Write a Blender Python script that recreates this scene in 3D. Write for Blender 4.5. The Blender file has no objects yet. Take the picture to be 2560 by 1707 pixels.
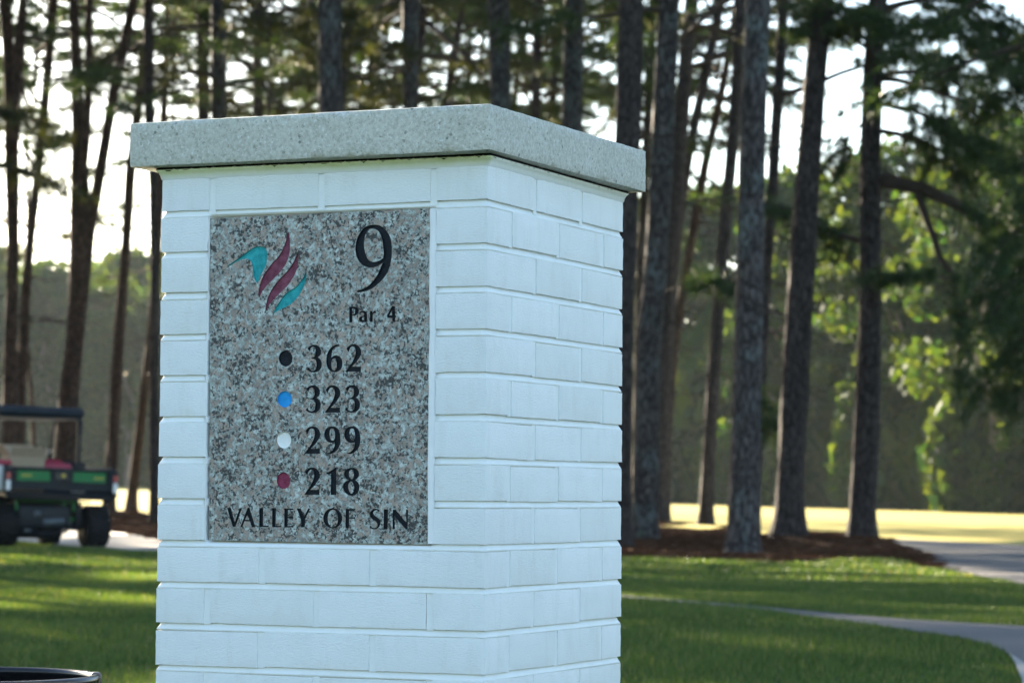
import bpy, bmesh, math, random
import numpy as np
from mathutils import Vector, Matrix, noise, geometry
random.seed(7)
rng = np.random.default_rng(7)
R = math.radians
sc = bpy.context.scene
C = sc.collection

# ------------------------------------------------------------------ camera
EYE = 0.72
F, PITCH, ROLL = 7100.0, 0.05403, 0.00721        # focal length in pixels of a 2560 px wide picture
CX, CY = 1280.0, 853.5
_cp, _sp, _c, _s = math.cos(PITCH), math.sin(PITCH), math.cos(ROLL), math.sin(ROLL)
FW = np.array([0, _cp, _sp]); _u = np.array([0, -_sp, _cp]); _r = np.array([1.0, 0, 0])
RT = _c * _r + _s * _u
UP = -_s * _r + _c * _u
cam = bpy.data.cameras.new('camera')
camo = bpy.data.objects.new('camera', cam); C.objects.link(camo)
camo.matrix_world = Matrix(((RT[0], UP[0], -FW[0], 0), (RT[1], UP[1], -FW[1], 0), (RT[2], UP[2], -FW[2], EYE), (0, 0, 0, 1)))
cam.sensor_width = 36; cam.lens = F / 2560 * 36
cam.clip_start = 0.05; cam.clip_end = 6000
cam.dof.use_dof = True; cam.dof.focus_distance = 4.47; cam.dof.aperture_fstop = 11.0
sc.camera = camo

# ------------------------------------------------------------------ sky, sun, exposure
SUN_AZ, SUN_EL = R(-28), R(17)                   # azimuth counted from +Y towards +X
w = bpy.data.worlds.new('World'); sc.world = w; w.use_nodes = True
nt = w.node_tree; nt.nodes.clear()
sky = nt.nodes.new('ShaderNodeTexSky'); sky.sky_type = 'NISHITA'; sky.sun_disc = False
sky.sun_elevation = SUN_EL; sky.sun_rotation = SUN_AZ
sky.air_density = 1.0; sky.dust_density = 0.8; sky.ozone_density = 2.0
bg = nt.nodes.new('ShaderNodeBackground'); bg.inputs[1].default_value = 0.05
wo = nt.nodes.new('ShaderNodeOutputWorld')
nt.links.new(sky.outputs[0], bg.inputs[0]); nt.links.new(bg.outputs[0], wo.inputs[0])
sl = bpy.data.lights.new('sun', 'SUN'); sl.energy = 5.0; sl.angle = R(0.53); sl.color = (1.0, 0.86, 0.66)
so = bpy.data.objects.new('sun', sl); C.objects.link(so)
_d = Vector((math.sin(SUN_AZ) * math.cos(SUN_EL), math.cos(SUN_AZ) * math.cos(SUN_EL), math.sin(SUN_EL)))
so.rotation_euler = _d.to_track_quat('Z', 'Y').to_euler(); so.location = (0, 0, 60)
sc.view_settings.view_transform = 'Standard'; sc.view_settings.look = 'None'
sc.view_settings.exposure = 3.4; sc.view_settings.gamma = 1.0; sc.view_settings.use_curve_mapping = False
sc.cycles.use_denoising = True
sc.cycles.max_bounces = 7; sc.cycles.diffuse_bounces = 3; sc.cycles.glossy_bounces = 2
sc.cycles.transmission_bounces = 4; sc.cycles.transparent_max_bounces = 6; sc.cycles.volume_bounces = 1
sc.cycles.sample_clamp_indirect = 6

# ------------------------------------------------------------------ helpers
def ray(x, y):
    v = FW + RT * ((x - CX) / F) + UP * ((CY - y) / F)
    return v
def at(x, y, d):                                  # the point seen at pixel x, y at a distance d along +Y
    v = ray(x, y); t = d / v[1]
    return np.array([v[0] * t, d, EYE + v[2] * t])
MOUNDS = []
def terrain0(x, y):
    x = np.asarray(x, float); y = np.asarray(y, float)
    d = np.hypot(x, y)
    u = np.where(y > 1, x / np.maximum(y, 1), 0)
    s = np.clip(0.0046 - 0.0178 * u, 0.0, 0.0085)
    t = np.clip(d - 38, 0, 190)
    soft = t * t / (t + 12.0)
    z = s * soft * 1.06
    z = np.where(y > 1, z, 0.0)
    und = 0.016 * np.sin(x * 0.9 + 0.6 * np.sin(y * 0.31)) * np.sin(y * 0.43 + 1.0) * np.clip((d - 8) / 8, 0, 1) * np.clip((60 - d) / 20, 0, 1)
    return z + und
def terrain(x, y):
    z = terrain0(x, y)
    for mx, my, a, r in MOUNDS:
        z = z + a * np.exp(-((np.asarray(x) - mx) ** 2 + (np.asarray(y) - my) ** 2) / (r * r))
    return z
def gnd(px, py):                                  # where the ray through a pixel meets the ground
    v = ray(px, py); t = 0.72 / max(-v[2], 1e-4)
    for _ in range(40):
        z = float(terrain0(v[0] * t, v[1] * t))
        if v[2] >= -1e-4: break
        t = 0.5 * t + 0.5 * (z - EYE) / v[2]
    return (v[0] * t, v[1] * t)

def mesh_np(name, V, T=None, Q=None, mats=(), smooth=False, idx=None):
    me = bpy.data.meshes.new(name)
    V = np.asarray(V, np.float32).reshape(-1, 3)
    me.vertices.add(len(V)); me.vertices.foreach_set('co', V.ravel())
    loops = []; starts = []; n = 0
    for A, k in ((T, 3), (Q, 4)):
        if A is None or len(A) == 0: continue
        A = np.asarray(A, np.int32).reshape(-1, k)
        loops.append(A.ravel()); starts.append(n + np.arange(len(A), dtype=np.int32) * k); n += A.size
    L = np.concatenate(loops); S = np.concatenate(starts)
    me.loops.add(len(L)); me.loops.foreach_set('vertex_index', L)
    me.polygons.add(len(S)); me.polygons.foreach_set('loop_start', S)
    for m in mats: me.materials.append(m)
    if idx is not None: me.polygons.foreach_set('material_index', np.asarray(idx, np.int32))
    me.update(calc_edges=True)
    if smooth: me.polygons.foreach_set('use_smooth', np.ones(len(S), bool))
    return me
def link(name, me, parent=None, **props):
    o = bpy.data.objects.new(name, me); C.objects.link(o)
    if parent is not None: o.parent = parent
    for k, v in props.items(): o[k] = v
    return o
def empty(name, loc, label, cat, group=None, rz=0.0):
    o = bpy.data.objects.new(name, None); C.objects.link(o)
    o.location = loc; o.rotation_euler = (0, 0, rz); o.empty_display_size = 0.2
    o['label'] = label; o['category'] = cat
    if group: o['group'] = group
    return o
def struct(name, me):
    return link(name, me, kind='structure')

class MB:                                         # collects simple shapes and builds ONE mesh
    def __init__(s): s.bm = bmesh.new()
    def _x(s, vs, M):
        bmesh.ops.transform(s.bm, matrix=M, verts=vs)
    def box(s, c, size, rot=(0, 0, 0), bev=0.0, seg=2):
        t = bmesh.new(); bmesh.ops.create_cube(t, size=1.0)
        bmesh.ops.scale(t, vec=size, verts=t.verts)
        if bev > 0: bmesh.ops.bevel(t, geom=t.edges[:], offset=bev, segments=seg, affect='EDGES', profile=0.5)
        from mathutils import Euler
        bmesh.ops.transform(t, matrix=Matrix.Translation(c) @ Euler(rot).to_matrix().to_4x4(), verts=t.verts)
        s._join(t); return s
    def _join(s, t):
        m = bpy.data.meshes.new('tmp'); t.to_mesh(m); t.free(); s.bm.from_mesh(m); bpy.data.meshes.remove(m)
    def cyl(s, p0, p1, r0, r1=None, n=16, bev=0.0):
        p0, p1 = Vector(p0), Vector(p1); r1 = r0 if r1 is None else r1
        t = bmesh.new(); d = p1 - p0
        bmesh.ops.create_cone(t, cap_ends=True, segments=n, radius1=r0, radius2=r1, depth=d.length)
        if bev > 0:
            e = [e for e in t.edges if any(len(f.verts) > 4 for f in e.link_faces)]
            bmesh.ops.bevel(t, geom=e, offset=bev, segments=3, affect='EDGES', profile=0.5)
        bmesh.ops.transform(t, matrix=Matrix.Translation((p0 + p1) / 2) @ d.to_track_quat('Z', 'Y').to_matrix().to_4x4(), verts=t.verts)
        s._join(t); return s
    def tube(s, pts, rad, n=8, closed=False):
        pts = [Vector(p) for p in pts]; N = len(pts)
        rad = rad if hasattr(rad, '__len__') else [rad] * N
        rings = []; up = Vector((0.13, 0.31, 0.94))
        for i, p in enumerate(pts):
            a = pts[(i - 1) % N] if (closed or i > 0) else p
            b = pts[(i + 1) % N] if (closed or i < N - 1) else p
            t = (b - a).normalized(); x = t.cross(up)
            if x.length < 1e-3: x = t.cross(Vector((1, 0, 0)))
            x.normalize(); y = t.cross(x)
            rings.append([s.bm.verts.new(p + x * (math.cos(k * 2 * math.pi / n) * rad[i]) + y * (math.sin(k * 2 * math.pi / n) * rad[i])) for k in range(n)])
        for i in range(N if closed else N - 1):
            A, B = rings[i], rings[(i + 1) % N]
            for k in range(n):
                s.bm.faces.new((A[k], A[(k + 1) % n], B[(k + 1) % n], B[k]))
        if not closed:
            s.bm.faces.new(rings[0][::-1]); s.bm.faces.new(rings[-1])
        return s
    def poly(s, pts):
        s.bm.faces.new([s.bm.verts.new(p) for p in pts]); return s
    def build(s, name, m, parent=None, smooth=False, **props):
        bmesh.ops.recalc_face_normals(s.bm, faces=s.bm.faces[:])
        me = bpy.data.meshes.new(name); s.bm.to_mesh(me); s.bm.free(); me.materials.append(m)
        if smooth:
            me.polygons.foreach_set('use_smooth', np.ones(len(me.polygons), bool))
            try: me.set_sharp_from_angle(angle=R(40))
            except Exception: pass
        return link(name, me, parent, **props)

# ------------------------------------------------------------------ materials
def newmat(name):
    m = bpy.data.materials.new(name); m.use_nodes = True
    t = m.node_tree; t.nodes.clear()
    out = t.nodes.new('ShaderNodeOutputMaterial')
    return m, t, out
class NT:
    def __init__(s, t): s.t = t
    def n(s, typ, **kw):
        nd = s.t.nodes.new(typ)
        for k, v in kw.items():
            if k.startswith('i_'): 
                key = k[2:]; key = int(key) if key.isdigit() else key.replace('_', ' ')
                nd.inputs[key].default_value = v
            else: setattr(nd, k, v)
        return nd
    def l(s, a, b): s.t.links.new(a, b)
    def coords(s, kind='Object', scale=(1, 1, 1), rand=False):
        tc = s.n('ShaderNodeTexCoord'); mp = s.n('ShaderNodeMapping'); mp.inputs['Scale'].default_value = scale
        s.l(tc.outputs[kind], mp.inputs['Vector'])
        if rand:
            oi = s.n('ShaderNodeObjectInfo'); mu = s.n('ShaderNodeMath', operation='MULTIPLY'); mu.inputs[1].default_value = 37.0
            s.l(oi.outputs['Random'], mu.inputs[0]); cb = s.n('ShaderNodeCombineXYZ')
            for k in range(3): s.l(mu.outputs[0], cb.inputs[k])
            s.l(cb.outputs[0], mp.inputs['Location'])
        return mp.outputs[0]
    def noise(s, vec, scale, detail=4, rough=0.55, dist=0.0):
        x = s.n('ShaderNodeTexNoise'); x.inputs['Scale'].default_value = scale; x.inputs['Detail'].default_value = detail
        x.inputs['Roughness'].default_value = rough; x.inputs['Distortion'].default_value = dist
        s.l(vec, x.inputs['Vector']); return x.outputs['Fac']
    def voro(s, vec, scale, feature='F1', out='Distance', rnd=1.0):
        x = s.n('ShaderNodeTexVoronoi', feature=feature); x.inputs['Scale'].default_value = scale
        x.inputs['Randomness'].default_value = rnd
        s.l(vec, x.inputs['Vector']); return x.outputs[out]
    def ramp(s, fac, stops, interp='LINEAR'):
        x = s.n('ShaderNodeValToRGB'); cr = x.color_ramp; cr.interpolation = interp
        while len(cr.elements) < len(stops): cr.elements.new(0.5)
        for e, (p, c) in zip(cr.elements, stops):
            e.position = p; e.color = (*c, 1) if hasattr(c, '__len__') else (c, c, c, 1)
        s.l(fac, x.inputs[0]); return x.outputs[0]
    def mix(s, fac, a, b, blend='MIX'):
        x = s.n('ShaderNodeMix', data_type='RGBA', blend_type=blend)
        for v, i in ((fac, 0), (a, 6), (b, 7)):
            if hasattr(v, 'links'): s.l(v, x.inputs[i])
            elif i == 0: x.inputs[0].default_value = v
            else: x.inputs[i].default_value = (*v, 1)
        return x.outputs[2]
    def math(s, op, a, b=None, clamp=False):
        x = s.n('ShaderNodeMath', operation=op, use_clamp=clamp)
        for v, i in ((a, 0), (b, 1)):
            if v is None: continue
            if hasattr(v, 'links'): s.l(v, x.inputs[i])
            else: x.inputs[i].default_value = v
        return x.outputs[0]
    def bump(s, h, strength=0.5, dist=0.01, normal=None):
        x = s.n('ShaderNodeBump'); x.inputs['Strength'].default_value = strength; x.inputs['Distance'].default_value = dist
        s.l(h, x.inputs['Height'])
        if normal is not None: s.l(normal, x.inputs['Normal'])
        return x.outputs[0]
    def pbsdf(s, col, rough=0.6, spec=0.4, normal=None, metal=0.0, **kw):
        p = s.n('ShaderNodeBsdfPrincipled')
        if hasattr(col, 'links'): s.l(col, p.inputs['Base Color'])
        else: p.inputs['Base Color'].default_value = (*col, 1)
        if hasattr(rough, 'links'): s.l(rough, p.inputs['Roughness'])
        else: p.inputs['Roughness'].default_value = rough
        p.inputs['Specular IOR Level'].default_value = spec; p.inputs['Metallic'].default_value = metal
        if normal is not None: s.l(normal, p.inputs['Normal'])
        for k, v in kw.items(): p.inputs[k.replace('_', ' ')].default_value = v
        return p.outputs[0]
def simple(name, col, rough=0.5, spec=0.4, metal=0.0, var=0.25, scale=9.0, bump=0.0):
    m, t, o = newmat(name); q = NT(t); v = q.coords()
    f = q.noise(v, scale, 5, 0.6)
    c = q.ramp(f, [(0.3, tuple(x * (1 - var) for x in col)), (0.7, tuple(min(1, x * (1 + var)) for x in col))])
    nm = q.bump(q.noise(v, scale * 9, 3), bump, 0.002) if bump else None
    q.l(q.pbsdf(c, rough, spec, nm, metal), o.inputs[0]); return m

def make_paint():
    m, t, o = newmat('white_masonry_paint'); q = NT(t)
    v = q.coords(scale=(1, 1, 3.0), rand=True); v2 = q.coords(rand=True)
    a = q.noise(v, 150, 7, 0.7, 0.0); b = q.noise(v2, 420, 4, 0.6); big = q.noise(v2, 9, 3)
    pit = q.ramp(q.voro(v, 95), [(0.0, 0.0), (0.16, 1.0)])
    pmask = q.ramp(q.noise(v2, 26, 4), [(0.54, 1.0), (0.68, 0.0)])
    pit2 = q.math('MAXIMUM', pit, pmask)
    h = q.math('ADD', q.math('MULTIPLY', a, 1.0), q.math('MULTIPLY', b, 0.28))
    h = q.math('ADD', h, q.math('MULTIPLY', pit2, 0.55))
    c = q.ramp(big, [(0.3, (0.80, 0.81, 0.782)), (0.7, (0.85, 0.86, 0.835))])
    oi = q.n('ShaderNodeObjectInfo'); tint = q.ramp(oi.outputs['Random'], [(0.0, (0.93, 0.935, 0.92)), (0.5, (1, 1, 1)), (1.0, (0.965, 0.96, 0.965))])
    c = q.mix(1.0, c, tint, 'MULTIPLY')
    vo = q.coords(scale=(1, 1, 0.22), rand=True); st = q.ramp(q.noise(vo, 38, 5, 0.65), [(0.52, 0.0), (0.74, 0.22)])
    c = q.mix(st, c, (0.56, 0.55, 0.47))
    sm = q.ramp(q.noise(v2, 17, 6, 0.7), [(0.58, 0.0), (0.72, 0.18)])
    c = q.mix(sm, c, (0.52, 0.53, 0.50))
    c = q.mix(q.math('MULTIPLY', q.math('SUBTRACT', 1.0, pit2), 0.65), c, (0.40, 0.41, 0.38))
    q.l(q.pbsdf(c, 0.5, 0.35, q.bump(h, 0.5, 0.003)), o.inputs[0]); return m
def make_mortar():
    m, t, o = newmat('painted_mortar'); q = NT(t); v = q.coords()
    a = q.noise(v, 120, 5, 0.6); big = q.noise(v, 14, 4)
    c = q.ramp(big, [(0.3, (0.79, 0.80, 0.765)), (0.7, (0.85, 0.86, 0.825))])
    q.l(q.pbsdf(c, 0.55, 0.3, q.bump(a, 0.35, 0.003)), o.inputs[0]); return m
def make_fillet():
    m, t, o = newmat('bounce_tinted_caulk'); q = NT(t); v = q.coords()  # green reflected off the ground, painted into the caulk colour
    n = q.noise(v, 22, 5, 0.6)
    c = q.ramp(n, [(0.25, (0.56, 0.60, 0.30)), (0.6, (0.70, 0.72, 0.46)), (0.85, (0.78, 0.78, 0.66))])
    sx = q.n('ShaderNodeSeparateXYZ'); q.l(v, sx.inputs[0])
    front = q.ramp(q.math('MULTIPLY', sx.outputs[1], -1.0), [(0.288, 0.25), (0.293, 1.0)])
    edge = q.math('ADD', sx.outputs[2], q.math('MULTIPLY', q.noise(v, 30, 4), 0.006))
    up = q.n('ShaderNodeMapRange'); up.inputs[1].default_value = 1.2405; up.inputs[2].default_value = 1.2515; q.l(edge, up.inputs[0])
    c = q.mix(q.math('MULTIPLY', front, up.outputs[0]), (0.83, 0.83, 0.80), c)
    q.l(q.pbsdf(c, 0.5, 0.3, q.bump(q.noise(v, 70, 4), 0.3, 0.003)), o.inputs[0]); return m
def make_concrete_cap():
    m, t, o = newmat('cast_stone'); q = NT(t); v = q.coords()
    f = q.noise(v, 140, 6, 0.75); big = q.noise(v, 7, 5, 0.6)
    c = q.ramp(big, [(0.3, (0.50, 0.49, 0.41)), (0.7, (0.60, 0.58, 0.50))])
    c = q.mix(q.ramp(f, [(0.34, 0.75), (0.56, 0.0)]), c, (0.30, 0.275, 0.21))
    c = q.mix(q.ramp(q.noise(v, 190, 3, 0.6), [(0.56, 0.0), (0.68, 0.65)]), c, (0.72, 0.71, 0.68))
    vd = q.voro(v, 70); mk = q.ramp(q.noise(v, 33, 4), [(0.5, 0.0), (0.62, 1.0)])
    pit = q.math('MULTIPLY', q.ramp(vd, [(0.0, 1.0), (0.17, 1.0), (0.24, 0.0)]), mk)
    c = q.mix(q.math('MULTIPLY', pit, 0.72), c, (0.16, 0.15, 0.12))
    vd2 = q.voro(v, 150); mk2 = q.ramp(q.noise(v, 57, 4), [(0.52, 0.0), (0.6, 1.0)])
    c = q.mix(q.math('MULTIPLY', q.math('MULTIPLY', q.ramp(vd2, [(0.15, 1.0), (0.26, 0.0)]), mk2), 0.65), c, (0.2, 0.17, 0.11))
    h = q.math('SUBTRACT', q.math('MULTIPLY', f, 0.6), pit)
    q.l(q.pbsdf(c, 0.75, 0.25, q.bump(h, 0.6, 0.0022)), o.inputs[0]); return m
def make_granite():
    m, t, o = newmat('pink_grey_granite'); q = NT(t); v0 = q.coords()
    n1 = q.noise(v0, 102, 5, 0.62, 0.5)
    c = q.ramp(n1, [(0.40, (0.36, 0.285, 0.23)), (0.47, (0.32, 0.262, 0.215)), (0.49, (0.23, 0.23, 0.205)), (0.525, (0.35, 0.378, 0.34)), (0.62, (0.50, 0.53, 0.485))])
    cc = q.n('ShaderNodeSeparateColor'); q.l(q.voro(v0, 105, out='Color'), cc.inputs[0])
    c = q.mix(1.0, c, q.ramp(cc.outputs[0], [(0.0, 0.72), (1.0, 1.16)]), 'MULTIPLY')
    gs = q.ramp(q.noise(v0, 270, 5, 0.7), [(0.37, 0.75), (0.46, 0.0)])
    c = q.mix(gs, c, (0.10, 0.11, 0.105))
    clump = q.noise(v0, 42, 3, 0.55); fl = q.noise(v0, 190, 5, 0.66, 0.3)
    bk = q.ramp(q.math('ADD', fl, q.math('MULTIPLY', clump, 0.42)), [(0.748, 0.0), (0.785, 1.0)])
    c = q.mix(q.math('MULTIPLY', bk, 0.93), c, (0.018, 0.02, 0.021))
    ws = q.ramp(q.noise(v0, 360, 3, 0.6), [(0.64, 0.0), (0.72, 0.55)])
    c = q.mix(ws, c, (0.6, 0.59, 0.56))
    q.l(q.pbsdf(c, q.ramp(n1, [(0.3, 0.4), (0.7, 0.55)]), 0.4, q.bump(q.noise(v0, 500, 3), 0.12, 0.001)), o.inputs[0]); return m
def enamel(name, col, rough=0.38, wear=0.3):
    m, t, o = newmat(name); q = NT(t); v = q.coords()
    n = q.noise(v, 150, 5, 0.65); n2 = q.noise(v, 80, 5, 0.7)
    c = q.ramp(n2, [(0.3, tuple(x * (1 - wear) for x in col)), (0.72, tuple(min(1, x * (1 + 1.4 * wear) + (0.03 if max(col) > 0.05 else 0.004)) for x in col))])
    q.l(q.pbsdf(c, rough, 0.16, q.bump(n, 0.5, 0.003)), o.inputs[0]); return m
def make_bark(name, dark, light, lichen=0.0, scale=1.0):
    m, t, o = newmat(name); q = NT(t)
    v = q.coords(scale=(1, 1, 0.3), rand=True); vv = q.coords(rand=True)
    wn = q.n('ShaderNodeTexNoise'); wn.inputs['Scale'].default_value = 9; q.l(v, wn.inputs['Vector'])
    vm = q.n('ShaderNodeVectorMath', operation='MULTIPLY_ADD'); vm.inputs[1].default_value = (0.09, 0.09, 0.09)
    q.l(wn.outputs['Color'], vm.inputs[0]); q.l(v, vm.inputs[2])
    edge = q.voro(vm.outputs[0], 17 * scale, 'DISTANCE_TO_EDGE')
    plate = q.ramp(edge, [(0.0, 0.0), (0.16, 0.8), (0.4, 1.0)])
    cc = q.n('ShaderNodeSeparateColor'); q.l(q.voro(vm.outputs[0], 17 * scale, out='Color'), cc.inputs[0])
    fine = q.noise(v, 60, 5, 0.7)
    base = q.mix(cc.outputs[0], tuple(0.5 * (a + b) for a, b in zip(dark, light)), light)
    base = q.mix(q.ramp(fine, [(0.35, 0.55), (0.65, 0.0)]), base, dark)
    c = q.mix(plate, tuple(x * 0.45 for x in dark), base)
    if lichen:
        mk = q.ramp(q.noise(vv, 2.6, 5, 0.65), [(0.5, 0.0), (0.64, lichen)])
        c = q.mix(q.math('MULTIPLY', mk, plate), c, (0.115, 0.14, 0.132))
        gl = q.ramp(q.noise(vv, 5.3, 4, 0.6), [(0.62, 0.0), (0.72, lichen * 0.8)])
        c = q.mix(q.math('MULTIPLY', gl, plate), c, (0.045, 0.08, 0.034))
    h = q.math('ADD', plate, q.math('MULTIPLY', fine, 0.35))
    q.l(q.pbsdf(c, 0.85, 0.15, q.bump(h, 0.9, 0.03)), o.inputs[0]); return m
def make_leaf(name, c0, c1, trans=0.45, tcol=None, scale=1.2, rough=0.55, spec=0.3, dry=None, vary=False):
    m, t, o = newmat(name); q = NT(t); v = q.coords(kind='Generated'); g = q.n('ShaderNodeNewGeometry')
    vo = q.coords(rand=True)
    f = q.math('ADD', q.math('MULTIPLY', g.outputs['Random Per Island'], 0.55), q.math('MULTIPLY', q.noise(vo, scale, 3), 0.45))
    c = q.ramp(f, [(0.25, c0), (0.75, c1)])
    if vary:
        oi = q.n('ShaderNodeObjectInfo'); c = q.mix(1.0, c, q.ramp(oi.outputs['Random'], [(0.0, (0.7, 0.85, 1.0)), (0.35, (1.0, 1.0, 0.95)), (0.7, (1.15, 1.25, 0.95)), (1.0, (0.8, 1.0, 0.85))]), 'MULTIPLY')
    if dry: c = q.mix(q.ramp(g.outputs['Random Per Island'], [(0.955, 0.0), (0.96, 0.85)]), c, dry)
    tc = q.mix(1.0, c, tcol or (1.6, 1.5, 0.6), 'MULTIPLY')
    a = q.pbsdf(c, rough, spec); b = q.n('ShaderNodeBsdfTranslucent'); q.l(tc, b.inputs[0])
    ms = q.n('ShaderNodeMixShader'); ms.inputs[0].default_value = trans
    q.l(a, ms.inputs[1]); q.l(b.outputs[0], ms.inputs[2]); q.l(ms.outputs[0], o.inputs[0]); return m
def make_ground(name, stops, s1=0.5, s2=14.0, bump=0.5, rough=0.95):
    m, t, o = newmat(name); q = NT(t); v = q.coords()
    f = q.math('ADD', q.math('MULTIPLY', q.noise(v, s1, 4), 0.5), q.math('MULTIPLY', q.noise(v, s2, 6, 0.7), 0.5))
    c = q.ramp(f, stops)
    q.l(q.pbsdf(c, rough, 0.04, q.bump(q.noise(v, s2 * 3, 5, 0.7), bump, 0.02)), o.inputs[0]); return m
def make_asphalt(name, a, b, crack=True):
    m, t, o = newmat(name); q = NT(t); v = q.coords()
    f = q.math('ADD', q.math('MULTIPLY', q.noise(v, 0.8, 4), 0.55), q.math('MULTIPLY', q.noise(v, 70, 5, 0.7), 0.45))
    c = q.ramp(f, [(0.3, a), (0.7, b)])
    q.l(q.pbsdf(c, 0.8, 0.25, q.bump(q.noise(v, 160, 4, 0.7), 0.4, 0.006)), o.inputs[0]); return m

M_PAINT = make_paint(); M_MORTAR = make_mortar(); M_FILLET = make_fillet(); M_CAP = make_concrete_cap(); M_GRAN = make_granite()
M_GAPDARK = simple('gap_shade_black', (0.012, 0.012, 0.011), 0.8, 0.2)
M_CAULK = simple('white_caulk', (0.80, 0.80, 0.78), 0.45, 0.35, var=0.04, scale=30, bump=0.2)
M_BLACKL = enamel('black_letter_enamel', (0.006, 0.0085, 0.013), 0.45)
M_TEAL = enamel('teal_enamel', (0.008, 0.29, 0.30), 0.42)
M_MAROON = enamel('maroon_enamel', (0.17, 0.035, 0.065), 0.42)
M_BLUE = enamel('blue_enamel', (0.002, 0.27, 0.62), 0.4, 0.15)
M_WHITE = enamel('white_enamel', (0.8, 0.8, 0.76), 0.45, 0.05)
M_RED = enamel('dark_red_enamel', (0.2, 0.018, 0.055), 0.35)
M_BARK = make_bark('pine_bark', (0.024, 0.018, 0.0155), (0.094, 0.074, 0.066))
M_BARKL = make_bark('lichen_pine_bark', (0.03, 0.025, 0.023), (0.135, 0.114, 0.108), 0.75)
M_BARKR = make_bark('reddish_pine_bark', (0.03, 0.017, 0.011), (0.115, 0.066, 0.043))
M_TWIG = simple('pine_twig_bark', (0.045, 0.034, 0.026), 0.9, 0.1)
M_NEEDLE = make_leaf('pine_needles', (0.018, 0.04, 0.013), (0.045, 0.076, 0.022), 0.3, (1.5, 1.35, 0.5), 0.35)
M_NEEDLE2 = make_leaf('olive_pine_needles', (0.024, 0.034, 0.009), (0.05, 0.058, 0.017), 0.33, (1.5, 1.3, 0.45), 0.3)
M_LEAF = make_leaf('broadleaf_foliage', (0.010, 0.034, 0.018), (0.033, 0.055, 0.018), 0.36, (2.6, 1.75, 0.35), 0.22, 0.75, 0.08, vary=True)
M_WOOD = simple('woodland_trunk_bark', (0.13, 0.115, 0.1), 0.9, 0.1)
M_LAWN = make_ground('lawn_turf', [(0.3, (0.019, 0.038, 0.007)), (0.55, (0.030, 0.056, 0.011)), (0.75, (0.05, 0.075, 0.02))], 0.45, 11.0, 0.6)
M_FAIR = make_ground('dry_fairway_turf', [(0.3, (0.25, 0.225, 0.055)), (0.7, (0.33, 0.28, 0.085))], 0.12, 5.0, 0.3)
M_GRASS = make_leaf('grass_blades', (0.026, 0.057, 0.010), (0.085, 0.128, 0.032), 0.4, (1.5, 1.4, 0.5), 0.6, dry=(0.24, 0.2, 0.09))
M_STRAWG = make_ground('pine_straw_mulch', [(0.28, (0.016, 0.008, 0.005)), (0.5, (0.038, 0.02, 0.0125)), (0.75, (0.07, 0.039, 0.024))], 1.3, 16.0, 0.4)
M_STRAW = make_leaf('pine_straw', (0.036, 0.015, 0.008), (0.09, 0.048, 0.028), 0.03, (1.2, 0.9, 0.6), 1.5, 0.95, 0.03)
M_PATH = make_asphalt('weathered_asphalt', (0.066, 0.06, 0.056), (0.11, 0.1, 0.092))
M_CONC = make_asphalt('pale_concrete', (0.34, 0.30, 0.255), (0.46, 0.415, 0.36))
M_EDGE = make_asphalt('concrete_edging', (0.2, 0.19, 0.17), (0.29, 0.275, 0.25))
M_BIN = simple('black_powder_coat', (0.008, 0.009, 0.012), 0.25, 0.35, var=0.2)
# ------------------------------------------------------------------ ground
def inside(P, poly):
    x, y = P[:, 0], P[:, 1]; r = np.zeros(len(P), bool); n = len(poly)
    for i in range(n):
        x0, y0 = poly[i]; x1, y1 = poly[(i + 1) % n]
        if y0 == y1: continue
        c = ((y0 > y) != (y1 > y)) & (x < (x1 - x0) * (y - y0) / (y1 - y0) + x0)
        r ^= c
    return r
def densify(poly, step):
    out = []
    for i in range(len(poly)):
        a = np.array(poly[i]); b = np.array(poly[(i + 1) % len(poly)])
        n = max(1, int(np.linalg.norm(b - a) / step))
        for k in range(n): out.append(tuple(a + (b - a) * k / n))
    return out
def sheet(poly, off, step, wob=0.0, seed=0):
    b = densify(poly, step)
    if wob:
        b = [(x + wob * noise.noise((x * 1.7, y * 1.7, seed)), y + wob * 1.6 * noise.noise((x * 1.7, y * 1.7, seed + 9))) for x, y in b]
    A = np.array(b); lo, hi = A.min(0), A.max(0)
    gx, gy = np.meshgrid(np.arange(lo[0] + step / 2, hi[0], step), np.arange(lo[1] + step / 2, hi[1], step))
    G = np.stack([gx.ravel(), gy.ravel()], -1) + (rng.random((gx.size, 2)) - 0.5) * step * 0.3
    G = G[inside(G, b)]
    pts = [Vector(p) for p in b] + [Vector(p) for p in G]
    n = len(b)
    r = geometry.delaunay_2d_cdt(pts, [], [list(range(n))], 1, 1e-5)
    V = np.array([(p.x, p.y, 0) for p in r[0]]); V[:, 2] = terrain(V[:, 0], V[:, 1]) + off
    T = np.array([f for f in r[2] if len(f) == 3], np.int32)
    a, b2, c = V[T[:, 0]], V[T[:, 1]], V[T[:, 2]]
    fl = ((b2[:, 0] - a[:, 0]) * (c[:, 1] - a[:, 1]) - (b2[:, 1] - a[:, 1]) * (c[:, 0] - a[:, 0])) < 0
    T[fl] = T[fl][:, ::-1]
    return V, T, b
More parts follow.
